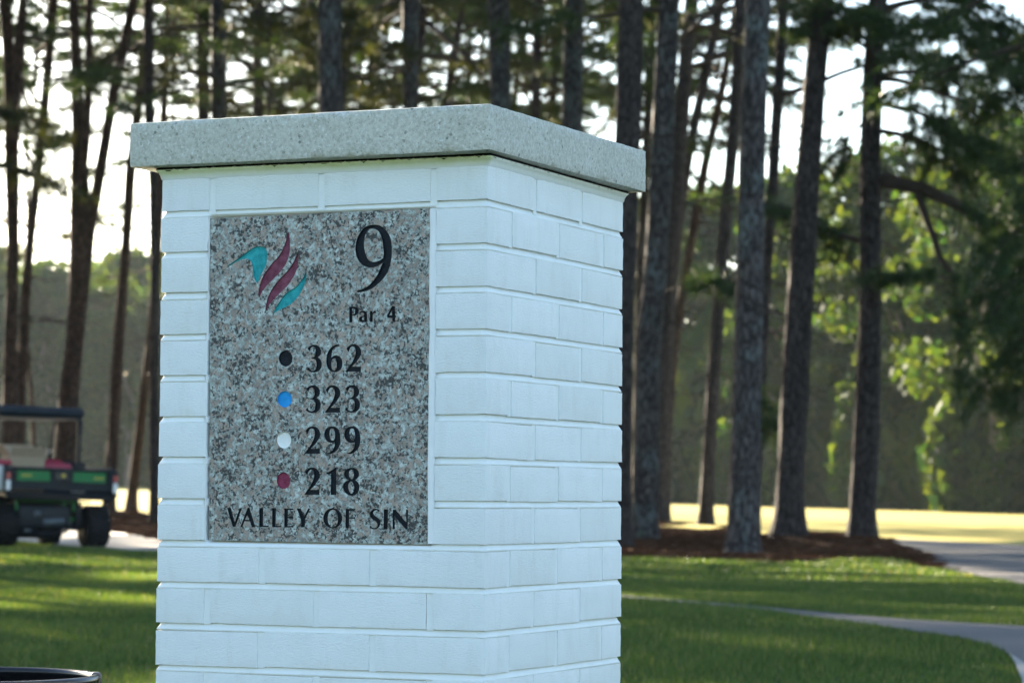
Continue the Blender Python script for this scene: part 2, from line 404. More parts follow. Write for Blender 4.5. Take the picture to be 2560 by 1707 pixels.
# soil heaped round the pines of the bed
for px, d, a, r in ((1968, 42, 0.10, 0.9), (2030, 44.5, 0.13, 0.8), (2155, 43, 0.10, 1.0), (1764, 60, 0.12, 1.2), (1650, 66, 0.12, 1.5), (1600, 42, 0.05, 1.2)):
    MOUNDS.append((float(at(px, 1250, d)[0]), d, a, r))
g2 = lambda L: [gnd(*p) for p in L]
rad = np.concatenate([np.linspace(0.4, 12, 30), np.linspace(12.4, 60, 110), np.geomspace(61, 2500, 60)])
ang = np.linspace(0, 2 * math.pi, 241)[:-1]
fine = np.concatenate([np.linspace(R(-16), R(16), 90), np.linspace(R(17), R(343), 150)])
rr, aa = np.meshgrid(rad, fine, indexing='ij')
X, Y = rr * np.sin(aa), rr * np.cos(aa)
V = np.stack([X, Y, terrain0(X, Y)], -1).reshape(-1, 3)
na, nr = len(fine), len(rad)
i, j = np.meshgrid(np.arange(nr - 1), np.arange(na), indexing='ij')
Q = np.stack([i * na + j, i * na + (j + 1) % na, (i + 1) * na + (j + 1) % na, (i + 1) * na + j], -1).reshape(-1, 4)[:, ::-1]
V = np.concatenate([V, [[0, 0, 0.0]]]); cT = np.array([[len(V) - 1, (k + 1) % na, k] for k in range(na)])[:, ::-1]
struct('lawn_ground', mesh_np('lawn_ground', V, cT[:, ::-1], Q, [M_LAWN], True))
# the sunlit fairway beyond the pines
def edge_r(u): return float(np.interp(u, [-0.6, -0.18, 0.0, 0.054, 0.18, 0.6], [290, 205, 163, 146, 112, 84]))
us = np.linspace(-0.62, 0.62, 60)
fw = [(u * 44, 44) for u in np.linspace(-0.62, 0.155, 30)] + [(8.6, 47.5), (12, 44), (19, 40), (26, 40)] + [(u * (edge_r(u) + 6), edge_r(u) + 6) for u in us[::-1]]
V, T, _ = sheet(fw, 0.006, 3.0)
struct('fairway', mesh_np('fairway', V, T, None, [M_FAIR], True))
BED = g2([(-500, 1328), (-150, 1318), (0, 1322), (150, 1325), (262, 1328), (330, 1338), (391, 1350), (500, 1366), (700, 1382), (900, 1390), (1100, 1394), (1400, 1394),
          (1560, 1395), (1700, 1398), (1800, 1399), (1880, 1405), (1960, 1410), (2025, 1407), (2100, 1397), (2200, 1397), (2260, 1403), (2310, 1417), (2352, 1425), (2372, 1428),
          (2340, 1411), (2311, 1388), (2260, 1371), (2200, 1353), (2116, 1333), (2040, 1330), (1960, 1328), (1898, 1341), (1820, 1322), (1745, 1327), (1663, 1312), (1560, 1302), (1200, 1296), (800, 1292), (500, 1289),
          (380, 1291), (340, 1280), (295, 1275), (235, 1280), (150, 1288), (0, 1282), (-150, 1278), (-500, 1276)])
BED = [p if p[1] < 82 else (p[0] * 82 / p[1], 82) for p in BED]
V, T, BEDd = sheet(BED, 0.012, 0.45, 0.12, 1)
struct('pine_straw_bed', mesh_np('pine_straw_bed', V, T, None, [M_STRAWG], True))
P1 = g2([(2200, 1353), (2260, 1372), (2311, 1389), (2340, 1412), (2360, 1426), (2440, 1440), (2500, 1454), (2560, 1466)]) + [(5.6, 22.5), (7.5, 19), (10, 16), (14, 13), (18, 16), (13, 21), (10.2, 26), (9.2, 32), (8.9, 38)] + g2([(2560, 1366), (2480, 1360), (2400, 1356), (2280, 1350), (2200, 1347)])
V, T, P1d = sheet(P1, 0.016, 0.4)
struct('cart_path', mesh_np('cart_path', V, T, None, [M_PATH], True))
P3 = g2([(760, 1393), (640, 1388), (520, 1384), (420, 1381), (395, 1379), (330, 1378), (270, 1373), (200, 1370), (100, 1360), (0, 1350), (-150, 1340), (-500, 1338), (-500, 1328), (-150, 1318), (0, 1322), (150, 1325), (262, 1328), (330, 1338), (391, 1350), (500, 1366), (640, 1380), (760, 1389)])
V, T, P3d = sheet(P3, 0.02, 0.4)
struct('concrete_cart_path', mesh_np('concrete_cart_path', V, T, None, [M_CONC], True))
# the narrow path that bends towards the camera on the right
P2t = g2([(1300, 1478), (1554, 1490), (1883, 1517), (2086, 1536), (2266, 1551), (2401, 1559), (2560, 1568)]) + [(3.35, 15.2), (3.62, 13.6), (3.55, 12), (3.3, 10.4), (2.9, 8.6), (2.5, 6.6), (2.2, 4), (2.1, 1)]
P2b = g2([(1300, 1482), (1554, 1498), (1883, 1526), (2086, 1551), (2266, 1578), (2401, 1596), (2469, 1614), (2519, 1636), (2537, 1663), (2555, 1707)]) + [(1.72, 9.6), (1.35, 8), (1.1, 6.2), (1.0, 4), (1.0, 1)]
P2 = P2t + P2b[::-1]
V, T, P2d = sheet(P2, 0.010, 0.22)
struct('narrow_path', mesh_np('narrow_path', V, T, None, [M_PATH], True))
ed = densify(P2b[7:], 0.15)[:-8]
V = []; 
for k, (x, y) in enumerate(ed):
    a = np.array(ed[max(0, k - 1)]); b = np.array(ed[min(len(ed) - 1, k + 1)]); t = (b - a) / np.linalg.norm(b - a); nrm = np.array([-t[1], t[0]])
    if nrm[0] < 0: nrm = -nrm
    wd = 0.075 * min(1, k / 10)
    for q in (0.0, wd): V.append((x + nrm[0] * q, y + nrm[1] * q, float(terrain(x, y)) + 0.017))
n = len(ed); Q = [(2 * k, 2 * k + 1, 2 * k + 3, 2 * k + 2) for k in range(n - 1)]
struct('path_edging', mesh_np('path_edging', V, None, Q, [M_EDGE]))

# grass blades of the lawn (nobody could count them)
def blades(N, dmin, dmax, hmin, hmax, wid):
    d = np.sqrt(rng.random(N) * (dmax ** 2 - dmin ** 2) + dmin ** 2)
    u = (rng.random(N) * 2 - 1) * 0.235
    P = np.stack([u * d, d], -1)
    ok = ~(inside(P, P2d) | inside(P, P1d) | inside(P, P3d) | inside(P, BEDd))
    P = P[ok]; n = len(P); d = d[ok]
    h = (hmin + (hmax - hmin) * rng.random(n)) * (0.75 + 0.5 * (0.5 + 0.5 * np.sin(P[:, 0] * 2.1 + np.sin(P[:, 1] * 1.3) * 2)))
    th = rng.random(n) * 2 * math.pi; wv = wid * (0.7 + 0.6 * rng.random(n)) * np.clip(d / 14, 1, 2.2)
    lean = rng.random(n) * 0.7 * h; ph = rng.random(n) * 2 * math.pi
    z = terrain(P[:, 0], P[:, 1])
    V = np.zeros((n, 3, 3))
    V[:, 0] = np.stack([P[:, 0] - np.cos(th) * wv / 2, P[:, 1] - np.sin(th) * wv / 2, z], -1)
    V[:, 1] = np.stack([P[:, 0] + np.cos(th) * wv / 2, P[:, 1] + np.sin(th) * wv / 2, z], -1)
    V[:, 2] = np.stack([P[:, 0] + np.cos(ph) * lean, P[:, 1] + np.sin(ph) * lean, z + h], -1)
    return V.reshape(-1, 3)
V = np.concatenate([blades(330000, 9.5, 24, 0.02, 0.042, 0.005), blades(150000, 23, 42, 0.02, 0.045, 0.007), blades(50000, 2, 9.5, 0.02, 0.042, 0.005)])
T = np.arange(len(V)).reshape(-1, 3)
link('grass', mesh_np('grass', V, T, None, [M_GRASS]), kind='stuff')
# loose straw lying on the bed
def straws(N, poly, L0, wid):
    A = np.array(poly); lo, hi = A.min(0), A.max(0)
    lo = np.maximum(lo, [-15, 0]); hi = np.minimum(hi, [15, 75])
    P = lo + rng.random((N, 2)) * (hi - lo); P = P[(np.abs(P[:, 0]) < 0.22 * P[:, 1])]; P = P[inside(P, poly)]; n = len(P)
    th = rng.random(n) * 2 * math.pi; L = L0 * (0.5 + rng.random(n)); z = terrain(P[:, 0], P[:, 1]) + 0.012
    dx, dy = np.cos(th) * L / 2, np.sin(th) * L / 2
    V = np.zeros((n, 3, 3)); zz = rng.random((n, 3)) * 0.025
    V[:, 0] = np.stack([P[:, 0] - dx, P[:, 1] - dy, z + zz[:, 0]], -1)
    V[:, 1] = np.stack([P[:, 0] + dx, P[:, 1] + dy, z + zz[:, 1]], -1)
    V[:, 2] = np.stack([P[:, 0] - dx * 0.8 - dy / L * 2 * wid, P[:, 1] - dy * 0.8 + dx / L * 2 * wid, z + zz[:, 2] + wid], -1)
    return V.reshape(-1, 3)
V = straws(200000, BEDd, 0.22, 0.008); T = np.arange(len(V)).reshape(-1, 3)
link('loose_pine_straw', mesh_np('loose_pine_straw', V, T, None, [M_STRAW]), kind='stuff')

# ------------------------------------------------------------------ the painted brick sign pillar
TH = 0.40793; S = 0.592; CORNER = np.array([-0.03942, 4.45417])
Xl = np.array([math.cos(TH), -math.sin(TH)]); Yl = np.array([math.sin(TH), math.cos(TH)])
PC = CORNER - Xl * S / 2 + Yl * S / 2
pillar = empty('sign_pillar', (PC[0], PC[1], 0), 'white painted brick pillar carrying the granite sign of hole 9', 'sign pillar', rz=-TH)
def face_px(px, py, off=0.0):                     # pixel -> pillar-local x, z on the sign face, off metres behind it
    v = ray(px, py); nrm = np.array([Yl[0], Yl[1], 0]); p0 = np.array([CORNER[0], CORNER[1], 0]) + nrm * off
    cpos = np.array([0, 0, EYE]); t = (p0 - cpos) @ nrm / (v @ nrm); P = cpos + v * t
    return ((P[:2] - PC) @ Xl, P[2])
HC = 0.0677; BL, BD, BH, JT = 0.1907, 0.0907, 0.0575, 0.010
Z1 = 0.46394 + EYE                                # underside of the top course
ZCAP = 1.2567
def brick_mesh(lx, ly, lz, seed):
    nx, ny, nz = max(2, round(lx / 0.0125)), max(2, round(ly / 0.0125)), 5
    vid = {}; V = []; Q = []
    def vert(i, j, k):
        key = (i, j, k)
        if key not in vid:
            vid[key] = len(V); p = [(-0.5 + i / nx) * lx, (-0.5 + j / ny) * ly, (-0.5 + k / nz) * lz]
            cnt = sum((i in (0, nx), j in (0, ny), k in (0, nz)))
            n = noise.noise_vector((p[0] * 75 + seed * 7.3, p[1] * 75, p[2] * 75)); n2 = noise.noise_vector((p[0] * 210, p[1] * 210 + seed, p[2] * 210))
            out = []
            for a, (q, L) in enumerate(zip(p, (lx, ly, lz))):
                on = abs(abs(q) - L / 2) < 1e-6
                sg = 1 if q > 0 else -1
                if on: q = q + sg * (0.0004 * n[a] + 0.0005 * n2[a] - (0.0007 + 0.0010 * abs(n2[(a + 1) % 3]) if cnt > 1 else 0))
                out.append(q)
            V.append(out)
        return vid[key]
    for i in range(nx):
        for j in range(ny):
            Q.append((vert(i, j, 0), vert(i, j + 1, 0), vert(i + 1, j + 1, 0), vert(i + 1, j, 0)))
            Q.append((vert(i, j, nz), vert(i + 1, j, nz), vert(i + 1, j + 1, nz), vert(i, j + 1, nz)))
    for i in range(nx):
        for k in range(nz):
            Q.append((vert(i, 0, k), vert(i + 1, 0, k), vert(i + 1, 0, k + 1), vert(i, 0, k + 1)))
            Q.append((vert(i, ny, k), vert(i, ny, k + 1), vert(i + 1, ny, k + 1), vert(i + 1, ny, k)))
    for j in range(ny):
        for k in range(nz):
            Q.append((vert(0, j, k), vert(0, j, k + 1), vert(0, j + 1, k + 1), vert(0, j + 1, k)))
            Q.append((vert(nx, j, k), vert(nx, j + 1, k), vert(nx, j + 1, k + 1), vert(nx, j, k + 1)))
    me = mesh_np('brick', V, None, Q, [M_PAINT], True)
    try: me.set_sharp_from_angle(angle=R(50))
    except Exception: pass
    return me
STR = [brick_mesh(BL, BD, BH, s) for s in range(9)]
HALF = [brick_mesh(BD, BD, BH, 20 + s) for s in range(7)]
H = S / 2; xs3 = [-(BL + JT), 0, BL + JT]; xs2 = [-(BL + JT) / 2, (BL + JT) / 2]
joints = MB(); NR = 19
def put_brick(me, x, y, z, rz):
    o = link('brick', me, pillar); o.location = (x + rng.normal() * 0.0004, y + rng.normal() * 0.0004, z + rng.normal() * 0.0006)
    if z > Z1: o.scale = (1, 1, 1.1); o.location.z += 0.003
    o.rotation_euler = (rng.normal() * 0.004, rng.normal() * 0.004, rz + rng.normal() * 0.002)
for r in range(1, NR + 1):
    z = Z1 - HC * (r - 1) + BH / 2
    odd = r % 2 == 1; sign = 2 <= r <= 9
    e = H - BD / 2
    for sx in (-1, 1):                            # the two side faces
        for y in (xs3 if odd else xs2): put_brick(STR[rng.integers(9)], sx * e, y, z, math.pi / 2 if rng.random() < 0.5 else -math.pi / 2)
        for y in ([-(BL + JT) / 2, (BL + JT) / 2] if odd else [-(BL + JT), 0, BL + JT]):
            joints.box((sx * (H - 0.0271), y, z), (0.0492, 0.0125, BH + 0.0006 + (0.011 if r == 1 else 0)))
    for sy in (-1, 1):                            # sign face and back
        if sign and sy < 0:
            if not odd:
                for x in (-e, e): put_brick(HALF[rng.integers(7)], x, sy * e, z, rng.integers(4) * math.pi / 2)
        else:
            for x in (xs2 if odd else xs3): put_brick(STR[rng.integers(9)], x, sy * e, z, 0 if rng.random() < 0.5 else math.pi)
            for x in ([-(BL + JT), 0, BL + JT] if odd else [-(BL + JT) / 2, (BL + JT) / 2]):
                joints.box((x, sy * (H - 0.0276), z), (0.0125, 0.0492, BH + 0.0006 + (0.011 if r == 1 else 0)))
joints.build('head_joint_mortar', M_MORTAR, pillar, kind='stuff')
# raked bed joints: a core lofted from square rings that steps in and out with the courses
prof = [(-0.06, 0.009)]
for r in range(NR, 0, -1):
    zb = Z1 - HC * (r - 1)
    if r < NR: prof += [(zb - JT - 0.0006, 0.0014), (zb - JT * 0.75, 0.0024), (zb - JT * 0.4, 0.0044), (zb + 0.0006, 0.0060)]
    prof += [(zb + 0.002, 0.009), (zb + BH - 0.002, 0.009)]
prof += [(Z1 + BH + 0.007, 0.0095), (ZCAP + 0.004, 0.0095)]
V = []; Q = []; TS = sorted([-1 + 2 * m / 40 for m in range(40)] + [s_ * q_ / H for s_ in (-1, 1) for q_ in (0.2015, 0.2025)]); NS = len(TS); zs_lo, zs_hi = Z1 - 8 * HC - 0.001, Z1 - 0.0085
for z, ins in prof:
    a = H - ins
    for k in range(4):
        for t in TS:
            c = [(t, -1), (1, t), (-t, 1), (-1, -t)][k]
            n1 = 0.0011 * noise.noise((c[0] * 9, c[1] * 9 + k * 3, z * 60)) if ins < 0.0085 else 0
            x_, y_ = c[0] * (a + n1), c[1] * (a + n1)
            if y_ < -0.27 and abs(x_) < 0.2021 and zs_lo < z < zs_hi: y_ = -H + 0.022
            V.append((x_, y_, z))
nn = 4 * NS
for i in range(len(prof) - 1):
    for k in range(nn): Q.append((i * nn + k, i * nn + (k + 1) % nn, (i + 1) * nn + (k + 1) % nn, (i + 1) * nn + k))
link('mortar_core', mesh_np('mortar_core', V, None, Q, [M_MORTAR], True), pillar)
def ring(name, m, pr, seg=90, jag=0.0, sd=0.0):
    V = []; Q = []
    for i, (z, o) in enumerate(pr):
        for k in range(4):
            for mm in range(seg):
                t = -1 + 2 * mm / seg; c = [(t, -1), (1, t), (-t, 1), (-1, -t)][k]
                j = jag * max(-0.5, noise.noise((c[0] * 40 + sd, c[1] * 40, 3.1)) + 0.7 * noise.noise((c[0] * 110 + sd, c[1] * 110, 8.1))) if i == 0 else 0
                V.append((c[0] * (H + o), c[1] * (H + o), z - j))
    nn = 4 * seg
    for i in range(len(pr) - 1):
        for k in range(nn): Q.append((i * nn + k, i * nn + (k + 1) % nn, (i + 1) * nn + (k + 1) % nn, (i + 1) * nn + k))
    return link(name, mesh_np(name, V, None, Q, [m], True), pillar)
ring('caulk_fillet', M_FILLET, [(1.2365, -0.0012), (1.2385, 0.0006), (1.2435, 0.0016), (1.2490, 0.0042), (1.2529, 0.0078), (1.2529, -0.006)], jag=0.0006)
ring('dark_gap_ring', M_GAPDARK, [(1.2528, 0.0072), (1.2552, 0.0066), (1.2570, 0.0066)], jag=0.0042, sd=2.0)  # black ring painted as the shade of the gap below the cap
# cast stone cap with worn arrises
CW = 0.3305; CH = 0.075
def cap_mesh():
    nx, nz = 76, 8; vid = {}; V = []; Q = []
    def vert(i, j, k):
        key = (i, j, k)
        if key not in vid:
            vid[key] = len(V); p = [(-1 + 2 * i / nx) * CW, (-1 + 2 * j / nx) * CW, ZCAP + CH * k / nz]
            cnt = sum((i in (0, nx), j in (0, nx), k in (0, nz)))
            n1 = noise.noise_vector((p[0] * 110, p[1] * 110, p[2] * 110)); n2 = noise.noise_vector((p[0] * 18, p[1] * 18, p[2] * 18))
            c = (0, 0, ZCAP + CH / 2); hs = (CW, CW, CH / 2); out = []
            for a in range(3):
                q = p[a]; on = abs(abs(q - c[a]) - hs[a]) < 1e-6; sg = 1 if q > c[a] else -1
                if on: q += sg * (0.0006 * n1[a] + 0.0006 * n2[a] - (0.0014 + 0.0016 * abs(n1[(a + 1) % 3]) + 0.001 * max(0, n2[a]) if cnt > 1 else 0))
                out.append(q)
            if k == nz: out[2] += 0.006 * (1 - max(abs(p[0]), abs(p[1])) / CW)
            V.append(out)
        return vid[key]
    for i in range(nx):
        for j in range(nx):
            Q.append((vert(i, j, 0), vert(i, j + 1, 0), vert(i + 1, j + 1, 0), vert(i + 1, j, 0)))
            Q.append((vert(i, j, nz), vert(i + 1, j, nz), vert(i + 1, j + 1, nz), vert(i, j + 1, nz)))
    for i in range(nx):
        for k in range(nz):
            Q.append((vert(i, 0, k), vert(i + 1, 0, k), vert(i + 1, 0, k + 1), vert(i, 0, k + 1)))
            Q.append((vert(i, nx, k), vert(i, nx, k + 1), vert(i + 1, nx, k + 1), vert(i + 1, nx, k)))
            Q.append((vert(0, i, k), vert(0, i, k + 1), vert(0, i + 1, k + 1), vert(0, i + 1, k)))
            Q.append((vert(nx, i, k), vert(nx, i + 1, k), vert(nx, i + 1, k + 1), vert(nx, i, k + 1)))
    me = mesh_np('cap_stone', V, None, Q, [M_CAP], True)
    try: me.set_sharp_from_angle(angle=R(55))
    except Exception: pass
    return me
cap_ = link('cap_stone', cap_mesh(), pillar); cap_.location = (-0.008, 0.002, 0); cap_.rotation_euler = (0, 0, -0.0176)

# ---- the granite plaque with its cut lettering; outlines as (x, y[, corner]) in blown-up pixels
def smooth_outline(P, step=6):
    n = len(P); out = []
    for i in range(n):
        p1, p2 = P[i], P[(i + 1) % n]
        c1, c2 = len(p1) > 2, len(p2) > 2
        a, b = np.array(p1[:2], float), np.array(p2[:2], float)
        if c1 and c2: out.append(a); continue
        z = np.array(P[(i - 1) % n][:2], float) if not c1 else None
        y = np.array(P[(i + 2) % n][:2], float) if not c2 else None
        d = np.linalg.norm(b - a)
        m1 = (b - z) * 0.5 if z is not None else None; m2 = (y - a) * 0.5 if y is not None else None
        if m1 is None: m1 = (b - a) * 1.5 - m2 * 0.5
        if m2 is None: m2 = (b - a) * 1.5 - m1 * 0.5
        for m_ in (m1, m2):
            l = np.linalg.norm(m_)
            if l > 1.4 * d: m_ *= 1.4 * d / l
        K = 4
        for k in range(K):
            t = k / K; h00 = 2 * t ** 3 - 3 * t * t + 1; h10 = t ** 3 - 2 * t * t + t; h01 = -2 * t ** 3 + 3 * t * t; h11 = t ** 3 - t * t
            out.append(h00 * a + h10 * m1 + h01 * b + h11 * m2)
    return out
c = 1
G = []                                            # (name, material, ox, oy, scale, outer, [counters], label)
def glyph(name, m, o, outer, holes=(), label=None, dx=0, dy=0): G.append((name, m, o[0] - 0 + dx / o[2], o[1] + dy / o[2], o[2], outer, holes, label))
def allc(P): return [(x, y, 1) for x, y in P]
def ell(cx, cy, rx, ry, n=28): return [(cx + rx * math.cos(2 * math.pi * k / n), cy + ry * math.sin(2 * math.pi * k / n)) for k in range(n)]
o = (550, 560, 6.533)
glyph('emblem_stroke', M_TEAL, o, [(100, 700, c), (200, 630), (330, 540), (430, 465), (520, 400), (590, 370), (650, 365), (720, 380), (760, 425), (775, 480), (768, 560), (762, 640), (735, 710), (690, 790), (655, 860), (635, 920), (615, 970, c), (590, 940), (560, 880), (545, 800), (535, 720), (525, 650), (500, 600, c), (450, 572), (400, 570), (330, 590), (250, 630), (170, 680)], label='teal hooked stroke with a long pointed beak')
glyph('emblem_stroke', M_MAROON, o, [(1115, 130, c), (1130, 165), (1140, 260), (1143, 350), (1140, 430), (1125, 520), (1090, 620), (1040, 710), (960, 810), (870, 900), (790, 980), (720, 1060), (670, 1140), (640, 1205, c), (628, 1140), (640, 1050), (665, 950), (710, 840), (770, 750), (860, 630), (940, 550), (1000, 460), (1050, 350), (1080, 260), (1095, 170)], label='maroon curved stroke, the longer of two')
glyph('emblem_stroke', M_MAROON, o, [(1270, 455, c), (1280, 520), (1278, 640), (1255, 740), (1215, 840), (1160, 930), (1090, 1020), (1000, 1110), (920, 1190), (850, 1270), (800, 1330), (735, 1460, c), (760, 1290), (790, 1180), (840, 1080), (900, 990), (980, 890), (1080, 790), (1150, 700), (1200, 620), (1235, 540)], label='maroon curved stroke, the lower of two')
glyph('emblem_stroke', M_TEAL, o, [(1405, 755, c), (1415, 830), (1400, 930), (1360, 1040), (1300, 1150), (1220, 1250), (1140, 1320), (1050, 1365), (960, 1410), (870, 1465, c), (910, 1370), (970, 1270), (1050, 1160), (1130, 1090), (1220, 1040), (1290, 970), (1350, 890), (1385, 820)], label='teal leaf-shaped stroke')
o = (870, 550, 8.25)
glyph('numeral', M_BLACKL, o, [(188, 1457, c), (300, 1420), (400, 1370), (500, 1280), (590, 1160), (650, 1040), (690, 940), (715, 890, c), (660, 925), (590, 960), (500, 980), (420, 980), (320, 940), (240, 870), (190, 780), (160, 680), (152, 590), (165, 470), (200, 350), (270, 230), (350, 150), (440, 110), (540, 98), (640, 110), (720, 155), (800, 235), (860, 330), (890, 430), (903, 560), (905, 680), (895, 800), (865, 950), (815, 1080), (750, 1180), (660, 1280), (560, 1370), (460, 1430), (340, 1475), (188, 1492, c)],
      [[(520, 180), (590, 205), (650, 265), (690, 350), (715, 450), (728, 580), (735, 690), (725, 780, c), (670, 825), (600, 855), (530, 865), (470, 855), (410, 805), (365, 710), (340, 600), (330, 490), (340, 380), (370, 280), (420, 205), (465, 186)]], 'large numeral 9')
o = (860, 750, 15.68)
glyph('letter', M_BLACKL, o, [(210, 265, c), (400, 262), (490, 275), (545, 320), (572, 400), (560, 500), (510, 570), (440, 605), (370, 612), (330, 602, c), (325, 880, c), (205, 880, c)], [[(325, 328, c), (380, 325), (425, 360), (442, 435), (428, 510), (385, 552), (325, 555, c)]], 'letter P')
glyph('letter', M_BLACKL, o, [(580, 490, c), (650, 445), (730, 420), (810, 428), (870, 470), (900, 550), (910, 700), (915, 865, c), (810, 868, c), (800, 840, c), (740, 868), (670, 862), (610, 830), (585, 770), (590, 700), (640, 650), (720, 625), (790, 590, c), (785, 530), (750, 492), (690, 490), (635, 520, c)], [[(800, 640, c), (740, 655), (708, 700), (712, 760), (745, 800), (800, 790, c)]], 'letter a')
glyph('letter', M_BLACKL, o, [(1020, 430, c), (1115, 430, c), (1120, 500, c), (1160, 450), (1210, 425), (1255, 425, c), (1250, 520, c), (1190, 520), (1145, 550), (1125, 620), (1125, 860, c), (1020, 860, c)], label='letter r')
glyph('numeral', M_BLACKL, o, allc([(1885, 235), (2000, 240), (2008, 600), (2060, 620), (2055, 670), (2008, 682), (2005, 840), (1895, 840), (1890, 705), (1700, 695), (1695, 610)]), [allc([(1888, 400), (1885, 600), (1765, 600)])], 'numeral 4')
three = [(838, 220, c), (900, 160), (990, 130), (1070, 140), (1130, 180), (1170, 250), (1175, 320), (1150, 385), (1090, 435, c), (1150, 480), (1190, 560), (1190, 650), (1160, 730), (1090, 785), (1000, 803), (910, 790), (825, 735, c), (865, 670, c), (900, 730), (960, 762), (1020, 745), (1055, 690), (1065, 610), (1055, 530), (1020, 485), (940, 472, c), (940, 440, c), (1000, 425), (1035, 370), (1045, 300), (1030, 220), (985, 180), (940, 195), (910, 235), (890, 298, c)]
two = [(820, 270, c), (860, 210), (920, 165), (1000, 152), (1080, 170), (1140, 220), (1178, 300), (1178, 390), (1140, 470), (1080, 560), (1010, 640), (950, 695, c), (1060, 700), (1175, 690, c), (1175, 822, c), (805, 820, c), (840, 760), (910, 660), (970, 570), (1020, 460), (1045, 370), (1045, 290), (1015, 225), (970, 205), (925, 225), (895, 280), (880, 345, c)]
nine = [(1340, 795, c), (1400, 790), (1460, 755), (1510, 690), (1535, 610), (1540, 525, c), (1500, 550), (1440, 555), (1370, 530), (1310, 460), (1280, 380), (1285, 300), (1320, 220), (1390, 165), (1480, 148), (1560, 165), (1620, 225), (1660, 310), (1675, 430), (1670, 560), (1630, 680), (1560, 765), (1480, 815), (1400, 828)]
nineh = [[(1470, 205), (1510, 220), (1535, 285), (1545, 370), (1535, 450), (1505, 490), (1470, 495), (1430, 450), (1412, 370), (1412, 290), (1430, 225)]]
o = (680, 850, 9.8)
glyph('tee_dot', M_BLACKL, o, ell(335, 450, 166, 196), label='black tee dot')
glyph('numeral', M_BLACKL, o, three, dx=28, dy=-14, label='numeral 3')
glyph('numeral', M_BLACKL, o, [(1640, 125, c), (1640, 155, c), (1590, 160), (1530, 190), (1490, 240), (1465, 320), (1455, 430, c), (1510, 385), (1580, 375), (1650, 400), (1700, 460), (1725, 550), (1715, 650), (1670, 730), (1600, 775), (1530, 785), (1450, 770), (1380, 700), (1340, 610), (1330, 500), (1350, 350), (1400, 240), (1470, 160), (1550, 118), (1600, 112)], [[(1510, 455), (1555, 455), (1580, 510), (1590, 590), (1580, 680), (1545, 735), (1500, 735), (1465, 690), (1455, 600), (1465, 500)]], 'numeral 6')
glyph('numeral', M_BLACKL, o, two, dx=1005, dy=-48, label='numeral 2')
o = (680, 950, 9.8)
glyph('tee_dot', M_BLUE, o, ell(315, 466, 176, 197), label='blue tee dot')
glyph('numeral', M_BLACKL, o, three, label='numeral 3'); glyph('numeral', M_BLACKL, o, two, dx=492, dy=-25, label='numeral 2'); glyph('numeral', M_BLACKL, o, three, dx=962, dy=-8, label='numeral 3')
o = (680, 1050, 9.8)
glyph('tee_dot', M_WHITE, o, ell(298, 486, 172, 202), label='white tee dot')
glyph('numeral', M_BLACKL, o, two, label='numeral 2'); glyph('numeral', M_BLACKL, o, nine, nineh, 'numeral 9'); glyph('numeral', M_BLACKL, o, nine, nineh, 'numeral 9', dx=489)
o = (680, 1155, 9.8)
glyph('tee_dot', M_RED, o, ell(285, 449, 166, 202), label='red tee dot')
glyph('numeral', M_BLACKL, o, two, dx=-12, dy=-24, label='numeral 2')
glyph('numeral', M_BLACKL, o, [(1325, 240, c), (1380, 240), (1460, 195), (1550, 125, c), (1578, 125, c), (1575, 800, c), (1440, 800, c), (1450, 280, c), (1400, 290), (1345, 290, c)], label='numeral 1')
glyph('numeral', M_BLACKL, o, [(1950, 132), (2040, 150), (2110, 210), (2133, 290), (2110, 370), (2040, 440, c), (2100, 485), (2140, 560), (2140, 650), (2100, 740), (2030, 805), (1940, 820), (1850, 790), (1780, 720), (1738, 610), (1750, 530), (1800, 470), (1875, 435, c), (1800, 390), (1765, 310), (1775, 230), (1830, 170)], [[(1945, 185), (1985, 205), (2005, 270), (1998, 350), (1965, 408), (1920, 395), (1890, 330), (1888, 250), (1910, 200)], [(1930, 470), (1985, 510), (2010, 590), (2005, 690), (1970, 755), (1930, 760), (1890, 700), (1868, 610), (1880, 530)]], 'numeral 8')
o = (560, 1255, 9.8)
for lt, P, hh in (('V', [(75, 135), (170, 135), (265, 490), (385, 140), (440, 140), (280, 600), (215, 600)], ()),
                  ('A', [(580, 130), (625, 130), (770, 610), (680, 610), (640, 465), (500, 465), (450, 605), (400, 605)], [allc([(570, 290), (615, 425), (520, 425)])]),
                  ('L', [(865, 140), (962, 140), (955, 572), (1095, 565), (1095, 602), (865, 605)], ()), ('L', [(1180, 145), (1275, 145), (1265, 578), (1405, 570), (1402, 606), (1180, 608)], ()),
                  ('E', [(1478, 150), (1705, 150), (1705, 190), (1570, 188), (1565, 355), (1700, 348), (1698, 400), (1565, 392), (1560, 583), (1700, 573), (1698, 612), (1478, 615)], ()),
                  ('Y', [(1780, 150), (1880, 150), (1970, 350), (2060, 150), (2115, 150), (1990, 400), (1980, 610), (1885, 610), (1885, 410)], ())):
    glyph('letter', M_BLACKL, o, allc(P), hh, 'letter ' + lt)
o = (790, 1255, 9.8)
glyph('letter', M_BLACKL, o, ell(410, 390, 232, 247), [ell(415, 396, 128, 214)], 'letter O')
glyph('letter', M_BLACKL, o, allc([(730, 158), (965, 158), (965, 195), (815, 205), (812, 368), (960, 360), (958, 402), (812, 396), (810, 635), (722, 635)]), label='letter F')
glyph('letter', M_BLACKL, o, [(1555, 180, c), (1545, 245, c), (1510, 205), (1465, 195), (1415, 225), (1405, 275), (1440, 325), (1510, 375), (1570, 435), (1580, 520), (1550, 595), (1480, 650), (1400, 660), (1315, 630, c), (1335, 555, c), (1370, 610), (1430, 630), (1490, 600), (1505, 540), (1470, 475), (1400, 430), (1345, 375), (1325, 300), (1340, 225), (1400, 170), (1470, 155)], label='letter S')
